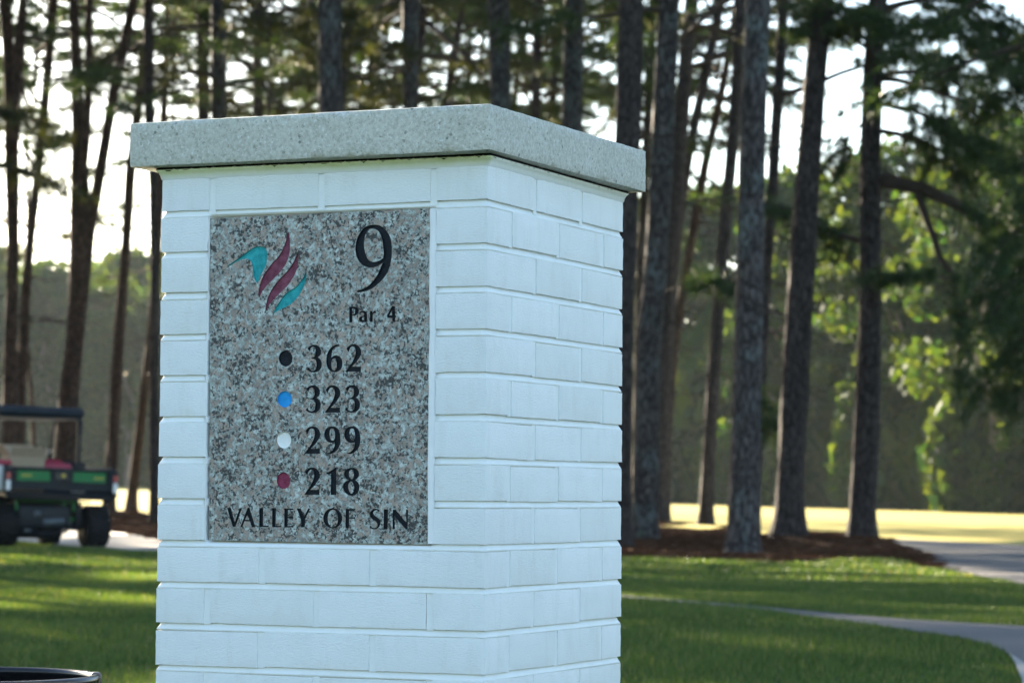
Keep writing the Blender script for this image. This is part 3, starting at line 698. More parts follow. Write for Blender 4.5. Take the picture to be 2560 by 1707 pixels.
glyph('letter', M_BLACKL, o, allc([(1665, 170), (1765, 170), (1755, 655), (1655, 655)]), label='letter I')
glyph('letter', M_BLACKL, o, allc([(1880, 180), (1950, 180), (2215, 500), (2205, 180), (2255, 180), (2245, 660), (2200, 660), (1925, 340), (1935, 655), (1875, 655)]), label='letter N')
PFACE = 0.003                                      # the stone sits 3 mm behind the brick faces
def fill(contours):                                # even-odd fill of flat outlines -> vertices, triangles
    cu = bpy.data.curves.new('fill', 'CURVE'); cu.dimensions = '2D'; cu.fill_mode = 'BOTH'
    for P in contours:
        sp = cu.splines.new('POLY'); sp.points.add(len(P) - 1)
        for q, p in zip(sp.points, P): q.co = (p[0] * 100, p[1] * 100, 0, 1)
        sp.use_cyclic_u = True
    ob = bpy.data.objects.new('fill', cu); C.objects.link(ob)
    dg = bpy.context.evaluated_depsgraph_get(); me = bpy.data.meshes.new_from_object(ob.evaluated_get(dg))
    V = [(v.co.x / 100, v.co.y / 100) for v in me.vertices]; Fs = [tuple(p.vertices) for p in me.polygons]
    bpy.data.objects.remove(ob); bpy.data.curves.remove(cu); bpy.data.meshes.remove(me)
    return V, Fs
CONT = []
for g in G:
    cs = []
    for P in [g[5]] + list(g[6]):
        cs.append([face_px(g[2] + p[0] / g[4], g[3] + p[1] / g[4], PFACE) for p in smooth_outline(P)])
    CONT.append(cs)
rect = [face_px(x, y, PFACE) for x, y in ((526, 546), (1070, 520), (1077, 531), (1073, 700), (1072, 900), (1071, 1100), (1070, 1361), (523, 1350))]
V2, F2 = fill([rect] + [q for cs in CONT for q in cs])
y0 = -H + PFACE
me = bpy.data.meshes.new('granite_plaque')
Vp = [(x, y0, z) for x, z in V2]; Fp = [list(f) for f in F2]
b = len(Vp); nrc = len(rect)
Vp += [(x, y0, z) for x, z in rect] + [(x, y0 + 0.03, z) for x, z in rect]
for k in range(nrc): Fp.append([b + k, b + (k + 1) % nrc, b + nrc + (k + 1) % nrc, b + nrc + k])
Fp.append([b + nrc + k for k in range(nrc)])
me.from_pydata(Vp, [], Fp); me.materials.append(M_GRAN)
bm = bmesh.new(); bm.from_mesh(me)
for f in bm.faces:
    if abs(f.normal.y) > 0.9 and f.calc_center_median().y < y0 + 0.01 and f.normal.y > 0: f.normal_flip()
bm.to_mesh(me); bm.free()
plaque = link('granite_plaque', me, pillar)
for g, cs in zip(G, CONT):
    dep = 0.0042 if g[0] == 'numeral' and g[7].startswith('large') else 0.0030
    V2, F2 = fill(cs); Vp = [(x, y0 + dep, z) for x, z in V2]; Fp = [list(f) for f in F2]
    for P in cs:
        b = len(Vp); n = len(P)
        Vp += [(x, y0 + 0.00005, z) for x, z in P] + [(x, y0 + dep, z) for x, z in P]
        for k in range(n): Fp.append([b + k, b + (k + 1) % n, b + n + (k + 1) % n, b + n + k])
    me = bpy.data.meshes.new(g[0]); me.from_pydata(Vp, [], Fp); me.materials.append(g[1]); me.update()
    o_ = link(g[0], me, plaque)
    if g[7]: o_['label'] = g[7]
# caulk that runs down both sides of the stone, its inner edge uneven
zt = Z1 - JT; zb_ = Z1 - 8 * HC
for sgn, xin, xout in ((-1, rect[0][0] - 0.0015, -H + BD - 0.0005), (1, rect[2][0] - 0.001, H - BD + 0.0005)):
    n = 70; V = []
    for k in range(n + 1):
        z = zb_ + (zt - zb_) * k / n
        xi = xin - sgn * (0.0022 * noise.noise((z * 9, sgn * 5.1, 0.3)) + 0.0009 * noise.noise((z * 40, sgn * 2.2, 4.0)))
        V += [(xi, -H + 0.0024, z), (xi + sgn * 0.0016, -H + 0.0012, z), (xout, -H + 0.0010, z), (xout, -H + 0.02, z), (xi, -H + 0.02, z)]
    Q = []
    for k in range(n):
        for m in range(5): Q.append((k * 5 + m, k * 5 + (m + 1) % 5, (k + 1) * 5 + (m + 1) % 5, (k + 1) * 5 + m))
    me = mesh_np('caulk_strip', V, None, Q, [M_CAULK], True)
    link('caulk_strip', me, pillar)
# ------------------------------------------------------------------ pines
def tube_np(path, rad, n=5):
    path = np.asarray(path, float); N = len(path); rad = np.broadcast_to(rad, (N,))
    t = np.gradient(path, axis=0); t /= np.linalg.norm(t, axis=1)[:, None] + 1e-9
    up = np.array([0.17, 0.29, 0.94]); x = np.cross(t, up); x /= np.linalg.norm(x, axis=1)[:, None] + 1e-9
    y = np.cross(t, x); a = np.arange(n) * 2 * math.pi / n
    V = (path[:, None] + rad[:, None, None] * (np.cos(a)[None, :, None] * x[:, None] + np.sin(a)[None, :, None] * y[:, None])).reshape(-1, 3)
    i, k = np.meshgrid(np.arange(N - 1), np.arange(n), indexing='ij')
    Q = np.stack([i * n + k, i * n + (k + 1) % n, (i + 1) * n + (k + 1) % n, (i + 1) * n + k], -1).reshape(-1, 4)
    return V, Q
class Leafy:                                      # gathers wood tubes and needle tufts
    def __init__(s, r): s.V = []; s.Q = []; s.n = 0; s.P = []; s.D = []; s.r = r
    def wood(s, path, rad, n=4):
        V, Q = tube_np(path, rad, n); s.V.append(V); s.Q.append(Q + s.n); s.n += len(V)
    def tuft(s, p, d): s.P.append(p); s.D.append(d)
    def twig(s, p, d, L, tuft_step=0.15, droop=0.25):
        r = s.r; d = d / np.linalg.norm(d); K = 4
        path = [p + d * L * k / K + np.array([0, 0, -droop * L * (k / K) ** 2 + 0.12 * L * (k / K) ** 3]) + r.normal(0, 0.012, 3) for k in range(K + 1)]
        s.wood(path, np.linspace(0.008, 0.004, K + 1), 3)
        m = max(2, int(L / tuft_step)); path = np.array(path)
        for k in range(m):
            f = 0.3 + 0.7 * (k + 0.5 * r.random()) / m; q = min(K - 1, int(f * K)); w_ = f * K - q
            s.tuft(path[q] * (1 - w_) + path[q + 1] * w_, d + r.normal(0, 0.45, 3))
        s.tuft(path[-1], d)
    def limb(s, p, az, el, L, r0, dens=1.0, bare=0.3, droop=0.3, twl=0.6):
        r = s.r; K = 7; pts = [np.array(p, float)]; a = az; e = el
        for k in range(K):
            a += r.normal(0, 0.13); e += r.normal(0, 0.09) - droop / K + (0.35 / K if k > 4 else 0)
            pts.append(pts[-1] + L / K * np.array([math.cos(a) * math.cos(e), math.sin(a) * math.cos(e), math.sin(e)]))
        pts = np.array(pts); s.wood(pts, np.linspace(r0, r0 * 0.22, K + 1), 5)
        s.side(pts, L, dens, bare, twl)
    def side(s, pts, L, dens, bare, twl):
        r = s.r; K = len(pts) - 1
        n = max(2, int(L * 4.5 * dens))
        for k in range(n):
            f = bare + (1 - bare) * (k + r.random()) / n; q = min(K - 1, int(f * K)); w_ = f * K - q
            p = pts[q] * (1 - w_) + pts[q + 1] * w_; t = pts[q + 1] - pts[q]; t /= np.linalg.norm(t)
            sd = np.cross(t, [0, 0, 1]) * (1 if k % 2 else -1)
            d = t * r.uniform(0.3, 0.9) + sd * r.uniform(0.5, 1.0) + np.array([0, 0, r.uniform(-0.35, 0.35)])
            s.twig(p, d, twl * r.uniform(0.5, 1.2) * (1.05 - 0.45 * f))
        s.twig(pts[-1], pts[-1] - pts[-2], twl * 0.8)
    def needles(s, per=13, L=0.19, wid=0.011):
        P = np.array(s.P); D = np.array(s.D); D /= np.linalg.norm(D, axis=1)[:, None]; n = len(P); r = s.r
        P = np.repeat(P, per, 0); D = np.repeat(D, per, 0)
        d = D * r.uniform(0.2, 1.0, (n * per, 1)) + r.normal(0, 0.55, (n * per, 3)) + np.array([0, 0, -0.12])
        d /= np.linalg.norm(d, axis=1)[:, None]
        l = L * r.uniform(0.6, 1.15, (n * per, 1)); sd = np.cross(d, r.normal(0, 1, (n * per, 3))); sd /= np.linalg.norm(sd, axis=1)[:, None] + 1e-9
        V = np.stack([P - sd * wid / 2, P + sd * wid / 2, P + d * l + np.array([0, 0, -0.02])], 1).reshape(-1, 3)
        return V
    def mesh(s, name, leafmat, **kw):
        W = np.concatenate(s.V); Q = np.concatenate(s.Q); Nn = s.needles(**kw); T = np.arange(len(Nn)).reshape(-1, 3) + len(W)
        idx = np.concatenate([np.zeros(len(T), int), np.ones(len(Q), int)])
        return mesh_np(name, np.concatenate([W, Nn]), T, Q, [leafmat, M_TWIG], False, idx)
def crown_mesh(seed, Hc, spread, leaf, nwh, low=0.5):
    r = np.random.default_rng(seed); s = Leafy(r)
    for k in range(nwh):
        t = (k + 0.5 * r.random()) / nwh; z = Hc * t + r.normal(0, 0.35)
        f = np.interp(t, [0, 0.25, 0.5, 0.8, 1], [0.62, 0.95, 1.0, 0.6, 0.2])
        m = 2 + int(r.random() * 2.6) if t > 0.18 else 1 + int(r.random() * 2.2)
        a0 = r.random() * 6.28
        for q in range(m):
            L = spread * f * r.uniform(0.6, 1.15)
            s.limb((0, 0, z + r.normal(0, 0.3)), a0 + q * 6.28 / m + r.normal(0, 0.3), np.interp(t, [0, 0.5, 1], [0.1, 0.35, 0.9]) + r.normal(0, 0.3), L, 0.02 + 0.012 * L, dens=1.5 if t > 0.2 else low + 0.6, bare=0.5)
    s.wood([(0, 0, Hc * 0.6), (0.03, 0, Hc * 0.85), (0, 0.02, Hc + 0.6)], [0.07, 0.04, 0.01], 5); s.twig(np.array([0, 0, Hc + 0.4]), np.array([0, 0, 1.0]), 0.6, droop=0)
    return s.mesh('crown', leaf, per=18, L=0.25, wid=0.021)
CROWNS = [crown_mesh(100 + k, 10.5, 3.6, (M_NEEDLE, M_NEEDLE, M_NEEDLE2)[k % 3], 15) for k in range(7)]
def deadwood_mesh(seed):
    r = np.random.default_rng(seed); s = Leafy(r)
    for k in range(5):
        z = r.uniform(3.2, 6.6); a = r.random() * 6.28; L = r.uniform(0.6, 2.0)
        pts = [np.array([0, 0, z])]
        for q in range(4): pts.append(pts[-1] + L / 4 * np.array([math.cos(a), math.sin(a), r.uniform(-0.35, 0.15)]) + r.normal(0, 0.03, 3))
        s.wood(pts, np.linspace(0.02, 0.006, 5), 4)
        s.wood([pts[2], pts[2] + np.array([math.cos(a + 0.8), math.sin(a + 0.8), -0.2]) * L * 0.35], [0.009, 0.004], 3)
    return mesh_np('dead_branches', np.concatenate(s.V), None, np.concatenate(s.Q), [M_TWIG])
DEAD = [deadwood_mesh(300 + k) for k in range(5)]

def trunk_mesh(path, rad, bark, seed, n=16):
    path = np.asarray(path, float); rad = np.asarray(rad, float)
    L = np.concatenate([[0], np.cumsum(np.linalg.norm(np.diff(path, axis=0), axis=1))])
    zs = np.concatenate([np.arange(0, min(9.5, L[-1]), 0.16), np.arange(9.5, L[-1], 0.6), [L[-1]]]) if L[-1] > 9.5 else np.append(np.arange(0, L[-1] - 0.05, 0.16), L[-1])
    P = np.stack([np.interp(zs, L, path[:, k]) for k in range(3)], -1); Rr = np.interp(zs, L, rad)
    Pm = P.copy()
    for _ in range(3): Pm[1:-1] = 0.25 * Pm[:-2] + 0.5 * Pm[1:-1] + 0.25 * Pm[2:]
    a = np.arange(n) * 2 * math.pi / n; V = []
    for i, (p, r0) in enumerate(zip(Pm, Rr)):
        for q in a:
            k = 1 + 0.05 * noise.noise((math.cos(q) * 1.3 + seed * 3.1, math.sin(q) * 1.3, zs[i] * 0.7)) + 0.055 * noise.noise((math.cos(q) * 4 + seed, math.sin(q) * 4, zs[i] * 2.6))
            V.append((p[0] + math.cos(q) * r0 * k, p[1] + math.sin(q) * r0 * k, p[2]))
    N = len(zs); i, k = np.meshgrid(np.arange(N - 1), np.arange(n), indexing='ij')
    Q = np.stack([i * n + k, i * n + (k + 1) % n, (i + 1) * n + (k + 1) % n, (i + 1) * n + k], -1).reshape(-1, 4)
    V.append(tuple(Pm[-1])); T = [((N - 1) * n + k, (N - 1) * n + (k + 1) % n, len(V) - 1) for k in range(n)]
    return mesh_np('trunk', V, T, Q, [bark], True)
TREES = 0
def pine(pts, d, bark, label, H=19.0, cb=7.5, crown=None, cs=1.0, flare=0.35, group=None, dead=True, dy=0.0, fork=None):
    """pts: (x, y, width) in picture pixels from the top down; the stem stands in the plane at distance d"""
    global TREES; TREES += 1; sd = TREES
    pts = sorted(pts, key=lambda p: -p[1])
    W = [at(x, y, d) for x, y, _ in pts]; rad = [0.5 * wd / F * d for _, _, wd in pts]
    b = W[0].copy(); dirb = (W[0] - W[1]); dirb /= max(1e-3, -dirb[2]) if dirb[2] < 0 else 1.0
    gz = float(terrain(b[0], d))
    path = list(W); rr_ = list(rad)
    if b[2] > gz: path.insert(0, b + (dirb if dirb[2] < 0 else np.array([0, 0, -1.0])) * (b[2] - gz)); rr_.insert(0, rad[0] * 1.03)
    else: path[0][2] = gz
    base = path[0].copy(); base[2] = gz
    path.insert(0, path[0] + np.array([0, 0, -0.25])); rr_.insert(0, rr_[0] * 1.02)
    # flare the foot
    P = np.array(path); hh = P[:, 2] - gz
    r0_ = np.array(rr_)
    for e in (0.06, 0.18, 0.35, 0.6):
        path.append(np.array([np.interp(e, hh, P[:, k]) for k in range(3)])); rr_.append(float(np.interp(e, hh, r0_)))
    order = np.argsort([p[2] for p in path]); path = [path[k] for k in order]; rr_ = [rr_[k] for k in order]
    rr_ = [r0 * (1 + flare * math.exp(-max(0, p[2] - gz) / 0.22)) for p, r0 in zip(path, rr_)]
    # carry the stem on above the picture
    top = path[-1]; v = path[-1] - path[-2]; v = v / max(0.05, v[2]); v = np.array([np.clip(v[0], -0.2, 0.2), 0.0, 1.0])
    zt_ = top[2]; rt = rr_[-1]; K = 5
    for k in range(1, K + 1):
        f = k / K; z = zt_ + (H - zt_) * f
        path.append(np.array([top[0] + v[0] * (z - zt_) * (1 - 0.5 * f), top[1], z])); rr_.append(rt * (1 - f) + 0.03 * f)
    root = empty('pine_tree', tuple(base), label, 'pine tree', group)
    loc = np.array(path) - base
    link('trunk', trunk_mesh(loc, rr_, bark, sd), root)
    zz = loc[:, 2]
    def axis(z): return np.array([np.interp(z, zz, loc[:, 0]), np.interp(z, zz, loc[:, 1]), z])
    if crown is not None:
        a0, a1 = axis(cb), axis(H - 0.8)
        o = link('crown', CROWNS[crown % len(CROWNS)], root); o.location = a0
        sc_ = (H - cb) / 11.0; o.scale = (cs, cs, sc_)
        tl = (a1 - a0); o.rotation_euler = (Vector(tl).to_track_quat('Z', 'Y').to_matrix() @ Matrix.Rotation(sd * 2.399, 3, 'Z')).to_euler()
    if dead:
        o = link('dead_branches', DEAD[sd % 5], root, kind='stuff'); o.location = axis(5.0) - np.array([0, 0, 5.0]); o.rotation_euler = (0, 0, sd * 1.7)
    return root, axis
def add_limb(root, px, d0, d1, r0, seed, dens=1.0, twl=0.6, bare=0.25, leaf=None, droop=0.0, foliage=True):
    """a limb drawn from the picture, starting at the stem's distance d0 and ending at d1"""
    r = np.random.default_rng(seed); n = len(px); base = np.array(root.location)
    P = np.array([at(x, y, d0 + (d1 - d0) * k / (n - 1)) for k, (x, y) in enumerate(px)])
    L = np.concatenate([[0], np.cumsum(np.linalg.norm(np.diff(P, axis=0), axis=1))]); K = max(7, int(L[-1] / 0.3)); q = np.linspace(0, L[-1], K + 1)
    P = np.stack([np.interp(q, L, P[:, k]) for k in range(3)], -1)
    for _ in range(2): P[1:-1] = 0.25 * P[:-2] + 0.5 * P[1:-1] + 0.25 * P[2:]
    P = P + r.normal(0, 0.012, P.shape) - base
    V, Q = tube_np(P, np.linspace(r0, r0 * 0.25, K + 1), 7)
    o = link('limb', mesh_np('limb', V, None, Q, [M_TWIG], True), root)
    if foliage:
        s = Leafy(r); s.wood(P[-2:], [0.008, 0.005], 3); s.side(P, L[-1], dens * 1.75, bare, twl)
        link('needle_sprays', s.mesh('needle_sprays', leaf or M_NEEDLE, per=30, L=0.23, wid=0.018), o)
    return o

def add_stem(root, pts, d, bark, H):              # a second stem of a forked tree
    pts = sorted(pts, key=lambda p: -p[1]); base = np.array(root.location)
    path = [at(x, y, d) for x, y, _ in pts]; rr_ = [0.5 * w_ / F * d for _, _, w_ in pts]
    v = path[-1] - path[-2]; v /= max(0.05, v[2]); top = path[-1]
    for f in (0.33, 0.66, 1.0):
        z = top[2] + (H - top[2]) * f; path.append(np.array([top[0] + np.clip(v[0], -0.25, 0.25) * (z - top[2]), top[1], z])); rr_.append(rr_[len(pts) - 1] * (1 - f) + 0.03 * f)
    return link('fork_stem', trunk_mesh(np.array(path) - base, rr_, bark, int(pts[0][0]), 12), root)

B, BL_, BR = M_BARK, M_BARKL, M_BARKR
t30, _ = pine([(1894, 0, 63), (1883, 270, 65), (1878, 540, 68), (1873, 785, 71), (1868, 960, 74), (1863, 1140, 76), (1857, 1370, 78)], 35.9, BL_, 'near pine with lichen-grey bark and green moss at its foot', crown=0, cb=9.0, H=20)
t33, a33 = pine([(2196, 0, 50), (2182, 180, 51), (2176, 405, 53), (2175, 830, 56), (2170, 960, 64), (2164, 1107, 66), (2157, 1270, 66), (2155, 1350, 68)], 43.5, B, 'dark straight pine at the cart path with a long drooping limb to the right', crown=1, cb=7.6, H=20, cs=1.15)
t32, a32 = pine([(2059, 0, 54), (2039, 180, 56), (2022, 405, 60), (2007, 653, 68), (1996, 812, 69), (1988, 960, 70), (1978, 1165, 68), (1972, 1312, 76)], 42.5, B, 'pine leaning slightly right with a flared foot in a heap of straw', crown=2, cb=8.6, H=20.5, flare=0.5)
pine([(1672, 0, 54), (1662, 225, 55), (1652, 450, 58), (1637, 700, 60), (1622, 840, 60), (1613, 1345, 61)], 42.5, BL_, 'pine with bluish grey bark, second trunk right of the pillar', crown=3, cb=8.8, H=20)
pine([(1578, 0, 63), (1570, 330, 65), (1552, 900, 58), (1549, 1360, 58)], 40, B, 'thick pine whose lower trunk touches the right edge of the pillar', crown=4, cb=9.0, H=20)
pine([(1850, 0, 28), (1845, 180, 29), (1831, 360, 31), (1813, 560, 30), (1794, 800, 32), (1782, 967, 33), (1770, 1180, 34), (1764, 1305, 36)], 60, B, 'slim pine standing alone left of the lichen-grey pine', crown=5, cb=9.5, H=20)
pine([(1730, 0, 36), (1716, 135, 36), (1700, 360, 36), (1688, 560, 36), (1668, 756, 37), (1655, 1000, 38), (1650, 1305, 38)], 66, B, 'pine trunk half hidden right behind the bluish grey pine', crown=6, cb=9, H=21)
pine([(1803, 0, 25), (1777, 135, 24), (1754, 225, 24), (1727, 360, 24), (1704, 500, 24), (1682, 700, 24), (1668, 1000, 24), (1662, 1300, 26)], 69, B, 'pine leaning strongly to the right behind the bluish grey pine', crown=0, cb=9, H=19)
pine([(1800, 255, 20), (1764, 405, 22), (1732, 586, 22), (1716, 672, 22), (1700, 770, 22), (1686, 870, 22), (1674, 1020, 20), (1667, 1150, 20), (1664, 1300, 22)], 72, BR, 'slender leaning pine with brown bark lit along its right side', crown=1, cb=8.5, H=18)
t31, a31 = pine([(1960, 0, 27), (1950, 180, 28), (1940, 315, 28), (1930, 495, 28), (1922, 600, 26), (1912, 785, 26), (1900, 960, 26), (1886, 1330, 28)], 50, B, 'thin dark pine right behind the lichen-grey pine', crown=2, cb=9, H=18)
pine([(1632, 60, 20), (1618, 320, 21), (1600, 700, 22), (1590, 1300, 24)], 74, B, 'thin pine seen between the two trunks next to the pillar', crown=3, cb=8.5, H=17)
# left of the pillar
t2_, _ = pine([(184, 0, 25), (190, 150, 27), (196, 330, 34), (200, 450, 46), (206, 600, 63), (194, 765, 48), (182, 900, 45), (172, 980, 50), (163, 1130, 56), (160, 1250, 62)], 58, BR, 'big forked pine standing behind the utility cart', crown=4, cb=8.6, H=20)
add_stem(t2_, [(350, -80, 24), (325, 45, 25), (286, 223, 26), (263, 357, 28), (238, 500, 30), (216, 620, 32)], 57.9, BR, 14)
add_stem(t2_, [(222, -60, 18), (223, 60, 19), (222, 200, 20), (216, 340, 22), (206, 440, 24)], 57.7, BR, 14)
t1_, _ = pine([(11, 0, 30), (22, 150, 30), (30, 380, 36), (33, 620, 30), (29, 800, 33), (25, 950, 36), (22, 1150, 40)], 53, BR, 'leftmost pine, cut by the edge of the photo', crown=6, cb=8.4, H=19)
add_stem(t1_, [(62, -40, 20), (48, 110, 25), (42, 250, 27), (34, 360, 28)], 52.8, BR, 13)
pine([(134, 0, 22), (118, 200, 24), (98, 400, 23), (76, 600, 22), (60, 780, 24), (52, 1000, 26), (48, 1250, 28)], 62, BR, 'thin pine leaning right, touching the leftmost pine low down', crown=0, cb=8.4, H=18)
pine([(368, 60, 24), (350, 210, 24), (344, 286, 24), (326, 424, 27), (316, 600, 25), (296, 849, 29), (287, 1025, 29), (280, 1140, 30), (272, 1275, 32)], 70, BR, 'slightly curved brown pine just right of the cart', crown=1, cb=10, H=19)
pine([(400, 500, 22), (390, 700, 22), (377, 835, 22), (356, 1025, 23), (334, 1194, 25), (328, 1270, 28)], 76, BR, 'short leaning pine stem between the brown pine and the pillar', crown=2, cb=10.5, H=18)
pine([(371, 0, 27), (372, 250, 26), (384, 460, 23), (388, 700, 23), (386, 1000, 24), (386, 1280, 25)], 58, B, 'dark thin pine along the left edge of the pillar', crown=3, cb=8.6, H=18)
# behind the pillar's cap, from left to right
CAPT = [
 ([(504, 0, 29), (509, 290, 32), (512, 900, 34)], 72, B, 'pair of close trunks above the cap, the left one', 4),
 ([(546, 0, 38), (547, 290, 39), (548, 900, 42)], 65, BL_, 'pair of close trunks above the cap, the right one', 5),
 ([(644, 0, 24), (645, 270, 26), (648, 900, 28)], 82, B, 'dim pine above the cap wrapped in hanging needles', 6),
 ([(674, -40, 5), (672, 280, 7), (670, 900, 9)], 62, M_TWIG, 'bare dead sapling stem above the cap', None),
 ([(780, 0, 19), (768, 270, 20), (756, 900, 23)], 84, B, 'slim dark trunk close to the left of the broad grey trunk', 0),
 ([(823, 0, 57), (827, 270, 61), (830, 900, 65)], 42, BL_, 'broad grey pine trunk above the middle of the sign', 1),
 ([(880, -20, 22), (862, 150, 22), (848, 290, 22), (820, 900, 26)], 66, B, 'darker leaning trunk behind the broad grey trunk', 2),
 ([(933, 0, 19), (926, 270, 18), (915, 900, 22)], 84, B, 'thin black trunk between two grey trunks above the cap', 3),
 ([(906, 40, 9), (897, 270, 10), (885, 900, 12)], 92, B, 'very thin stem left of the thin black trunk', 4),
 ([(1026, 0, 45), (1027, 260, 39), (1028, 900, 48)], 58, BL_, 'smooth grey pine trunk above the numeral 9', 5),
 ([(1063, 0, 22), (1042, 200, 20), (1032, 280, 18), (990, 900, 24)], 75, B, 'dark stem leaning out behind the smooth grey trunk', 6),
 ([(1158, 0, 21), (1140, 95, 21), (1119, 250, 22), (1075, 900, 26)], 80, B, 'leaning pine trunk left of the front corner of the cap', 0),
 ([(1216, 0, 10), (1203, 140, 10), (1192, 260, 10), (1150, 900, 13)], 100, B, 'wiry young pine stem beside the front corner of the cap', 1),
 ([(1246, 0, 55), (1251, 250, 53), (1254, 900, 60)], 46, BL_, 'broad pine trunk rising right over the front corner of the cap', 2),
 ([(1325, 30, 13), (1298, 130, 14), (1285, 260, 14), (1240, 900, 18)], 95, B, 'thin leaning stem right of the trunk over the corner', 3),
 ([(1346, 0, 23), (1340, 260, 24), (1334, 900, 27)], 72, B, 'upright slim trunk above the right half of the cap', 4),
 ([(1400, 0, 18), (1388, 170, 20), (1376, 320, 22), (1350, 900, 26)], 88, B, 'dusky trunk hidden in needles above the right half of the cap', 5),
 ([(1435, 0, 50), (1430, 300, 52), (1424, 900, 58)], 47, BL_, 'broad trunk above the right end of the cap', 6),
]
for P, d, m, lb, cr in CAPT:
    pine(P, d, m, lb, crown=cr, cb=9.2 if d < 50 else (8.2 + (d - 50) * 0.06), H=20 if cr is not None else 6.5, dead=cr is not None)
# limbs that the photograph shows singly
add_limb(t33, [(2206, 450), (2289, 464), (2356, 487), (2424, 527), (2491, 586), (2560, 640), (2640, 720)], 43.5, 42.5, 0.125, 11, dens=1.5, twl=0.75, bare=0.35)
add_limb(t33, [(2286, 462), (2305, 510), (2324, 565), (2340, 622), (2352, 660), (2383, 690), (2405, 722), (2400, 790), (2402, 860), (2398, 920)], 43.32, 42.8, 0.07, 12, dens=0.7, twl=0.5, bare=0.45)
add_limb(t33, [(2400, 715), (2460, 735), (2520, 760), (2600, 800)], 42.8, 42.3, 0.04, 13, dens=1.6, twl=0.8, bare=0.3)
add_limb(t33, [(2405, 780), (2440, 800), (2480, 815), (2530, 860)], 42.9, 42.4, 0.02, 14, dens=1.4, twl=0.6, bare=0.3)
add_limb(t33, [(2395, 700), (2330, 690), (2260, 675), (2215, 690)], 43.0, 42.6, 0.03, 15, dens=1.7, twl=0.6, bare=0.3)
add_limb(t33, [(2200, 610), (2131, 608), (2041, 556), (1973, 519), (1928, 505), (1880, 500)], 43.6, 44.6, 0.06, 16, dens=1.1, twl=0.55, bare=0.25)
add_limb(t31, [(1951, 239), (2018, 225), (2086, 189), (2153, 167), (2221, 140), (2300, 128), (2380, 150)], 50, 48, 0.06, 17, dens=1.2, twl=0.7, bare=0.45)
add_limb(t33, [(2206, 330), (2270, 335), (2340, 370), (2420, 440), (2470, 420)], 43.5, 44.5, 0.05, 18, dens=1.9, twl=0.8, bare=0.2)
add_limb(t33, [(2206, 260), (2260, 262), (2330, 300), (2400, 330), (2455, 372)], 43.5, 42.2, 0.05, 19, dens=1.9, twl=0.75, bare=0.2)
add_limb(t33, [(2208, 190), (2280, 170), (2360, 190), (2430, 230), (2500, 250)], 43.5, 45.0, 0.05, 20, dens=1.8, twl=0.75, bare=0.2)
add_limb(t33, [(2210, 90), (2290, 60), (2380, 70), (2460, 120), (2530, 190), (2600, 240)], 43.5, 42.0, 0.06, 21, dens=2.1, twl=0.85, bare=0.15)
add_limb(t33, [(2212, 20), (2300, -10), (2400, 0), (2480, 60), (2560, 150), (2640, 200)], 43.5, 44.0, 0.06, 22, dens=2.2, twl=0.85, bare=0.15)
add_limb(t33, [(2190, 120), (2130, 100), (2080, 60), (2040, 70)], 43.5, 42.4, 0.045, 23, dens=1.8, twl=0.7, bare=0.2)
add_limb(t33, [(2180, 290), (2130, 330), (2090, 380), (2070, 430)], 43.5, 44.2, 0.03, 24, dens=1.5, twl=0.55, bare=0.3)
add_limb(t32, [(2050, 40), (2110, 20), (2180, 40), (2240, 90)], 42.5, 41.5, 0.05, 25, dens=2.0, twl=0.75, bare=0.2)
add_limb(t33, [(2150, 690), (2110, 640), (2085, 560)], 43.6, 44.4, 0.03, 26, dens=1.2, twl=0.45, bare=0.3)
# a pine beyond the right edge of the photo whose limbs hang into it
t34, _ = pine([(2690, 0, 55), (2680, 600, 58), (2672, 1360, 66)], 40, B, 'pine just outside the right edge, only its hanging limbs in view', crown=3, cb=7.0, H=20, cs=1.1)
for k, L in enumerate(([(2690, 560), (2640, 600), (2580, 650), (2520, 740), (2470, 800)], [(2690, 420), (2640, 430), (2580, 480), (2540, 560)], [(2690, 640), (2650, 720), (2590, 800), (2520, 900), (2470, 960)],
                       [(2690, 330), (2640, 330), (2590, 380), (2560, 440)], [(2690, 60), (2620, 70), (2560, 110), (2490, 180)], [(2690, 700), (2640, 820), (2580, 900), (2540, 1000)], [(2690, 500), (2620, 540), (2550, 560), (2480, 640)])):
    add_limb(t34, L, 40, 39 + (k % 3) * 1.2, 0.05, 40 + k, dens=1.1, twl=0.8, bare=0.25)
# small sprays on the trunks right of the pillar
for k, (tr, L, d) in enumerate(((t31, [(1922, 600), (1960, 560), (2000, 560), (2030, 600)], 50), (t30, [(1868, 700), (1840, 690), (1800, 720), (1770, 700)], 36.5), (t31, [(1905, 900), (1880, 940), (1920, 1040), (1925, 1070)], 49))):
    add_limb(tr, L, d, d + 0.8, 0.02, 70 + k, dens=1.3, twl=0.4, bare=0.3)

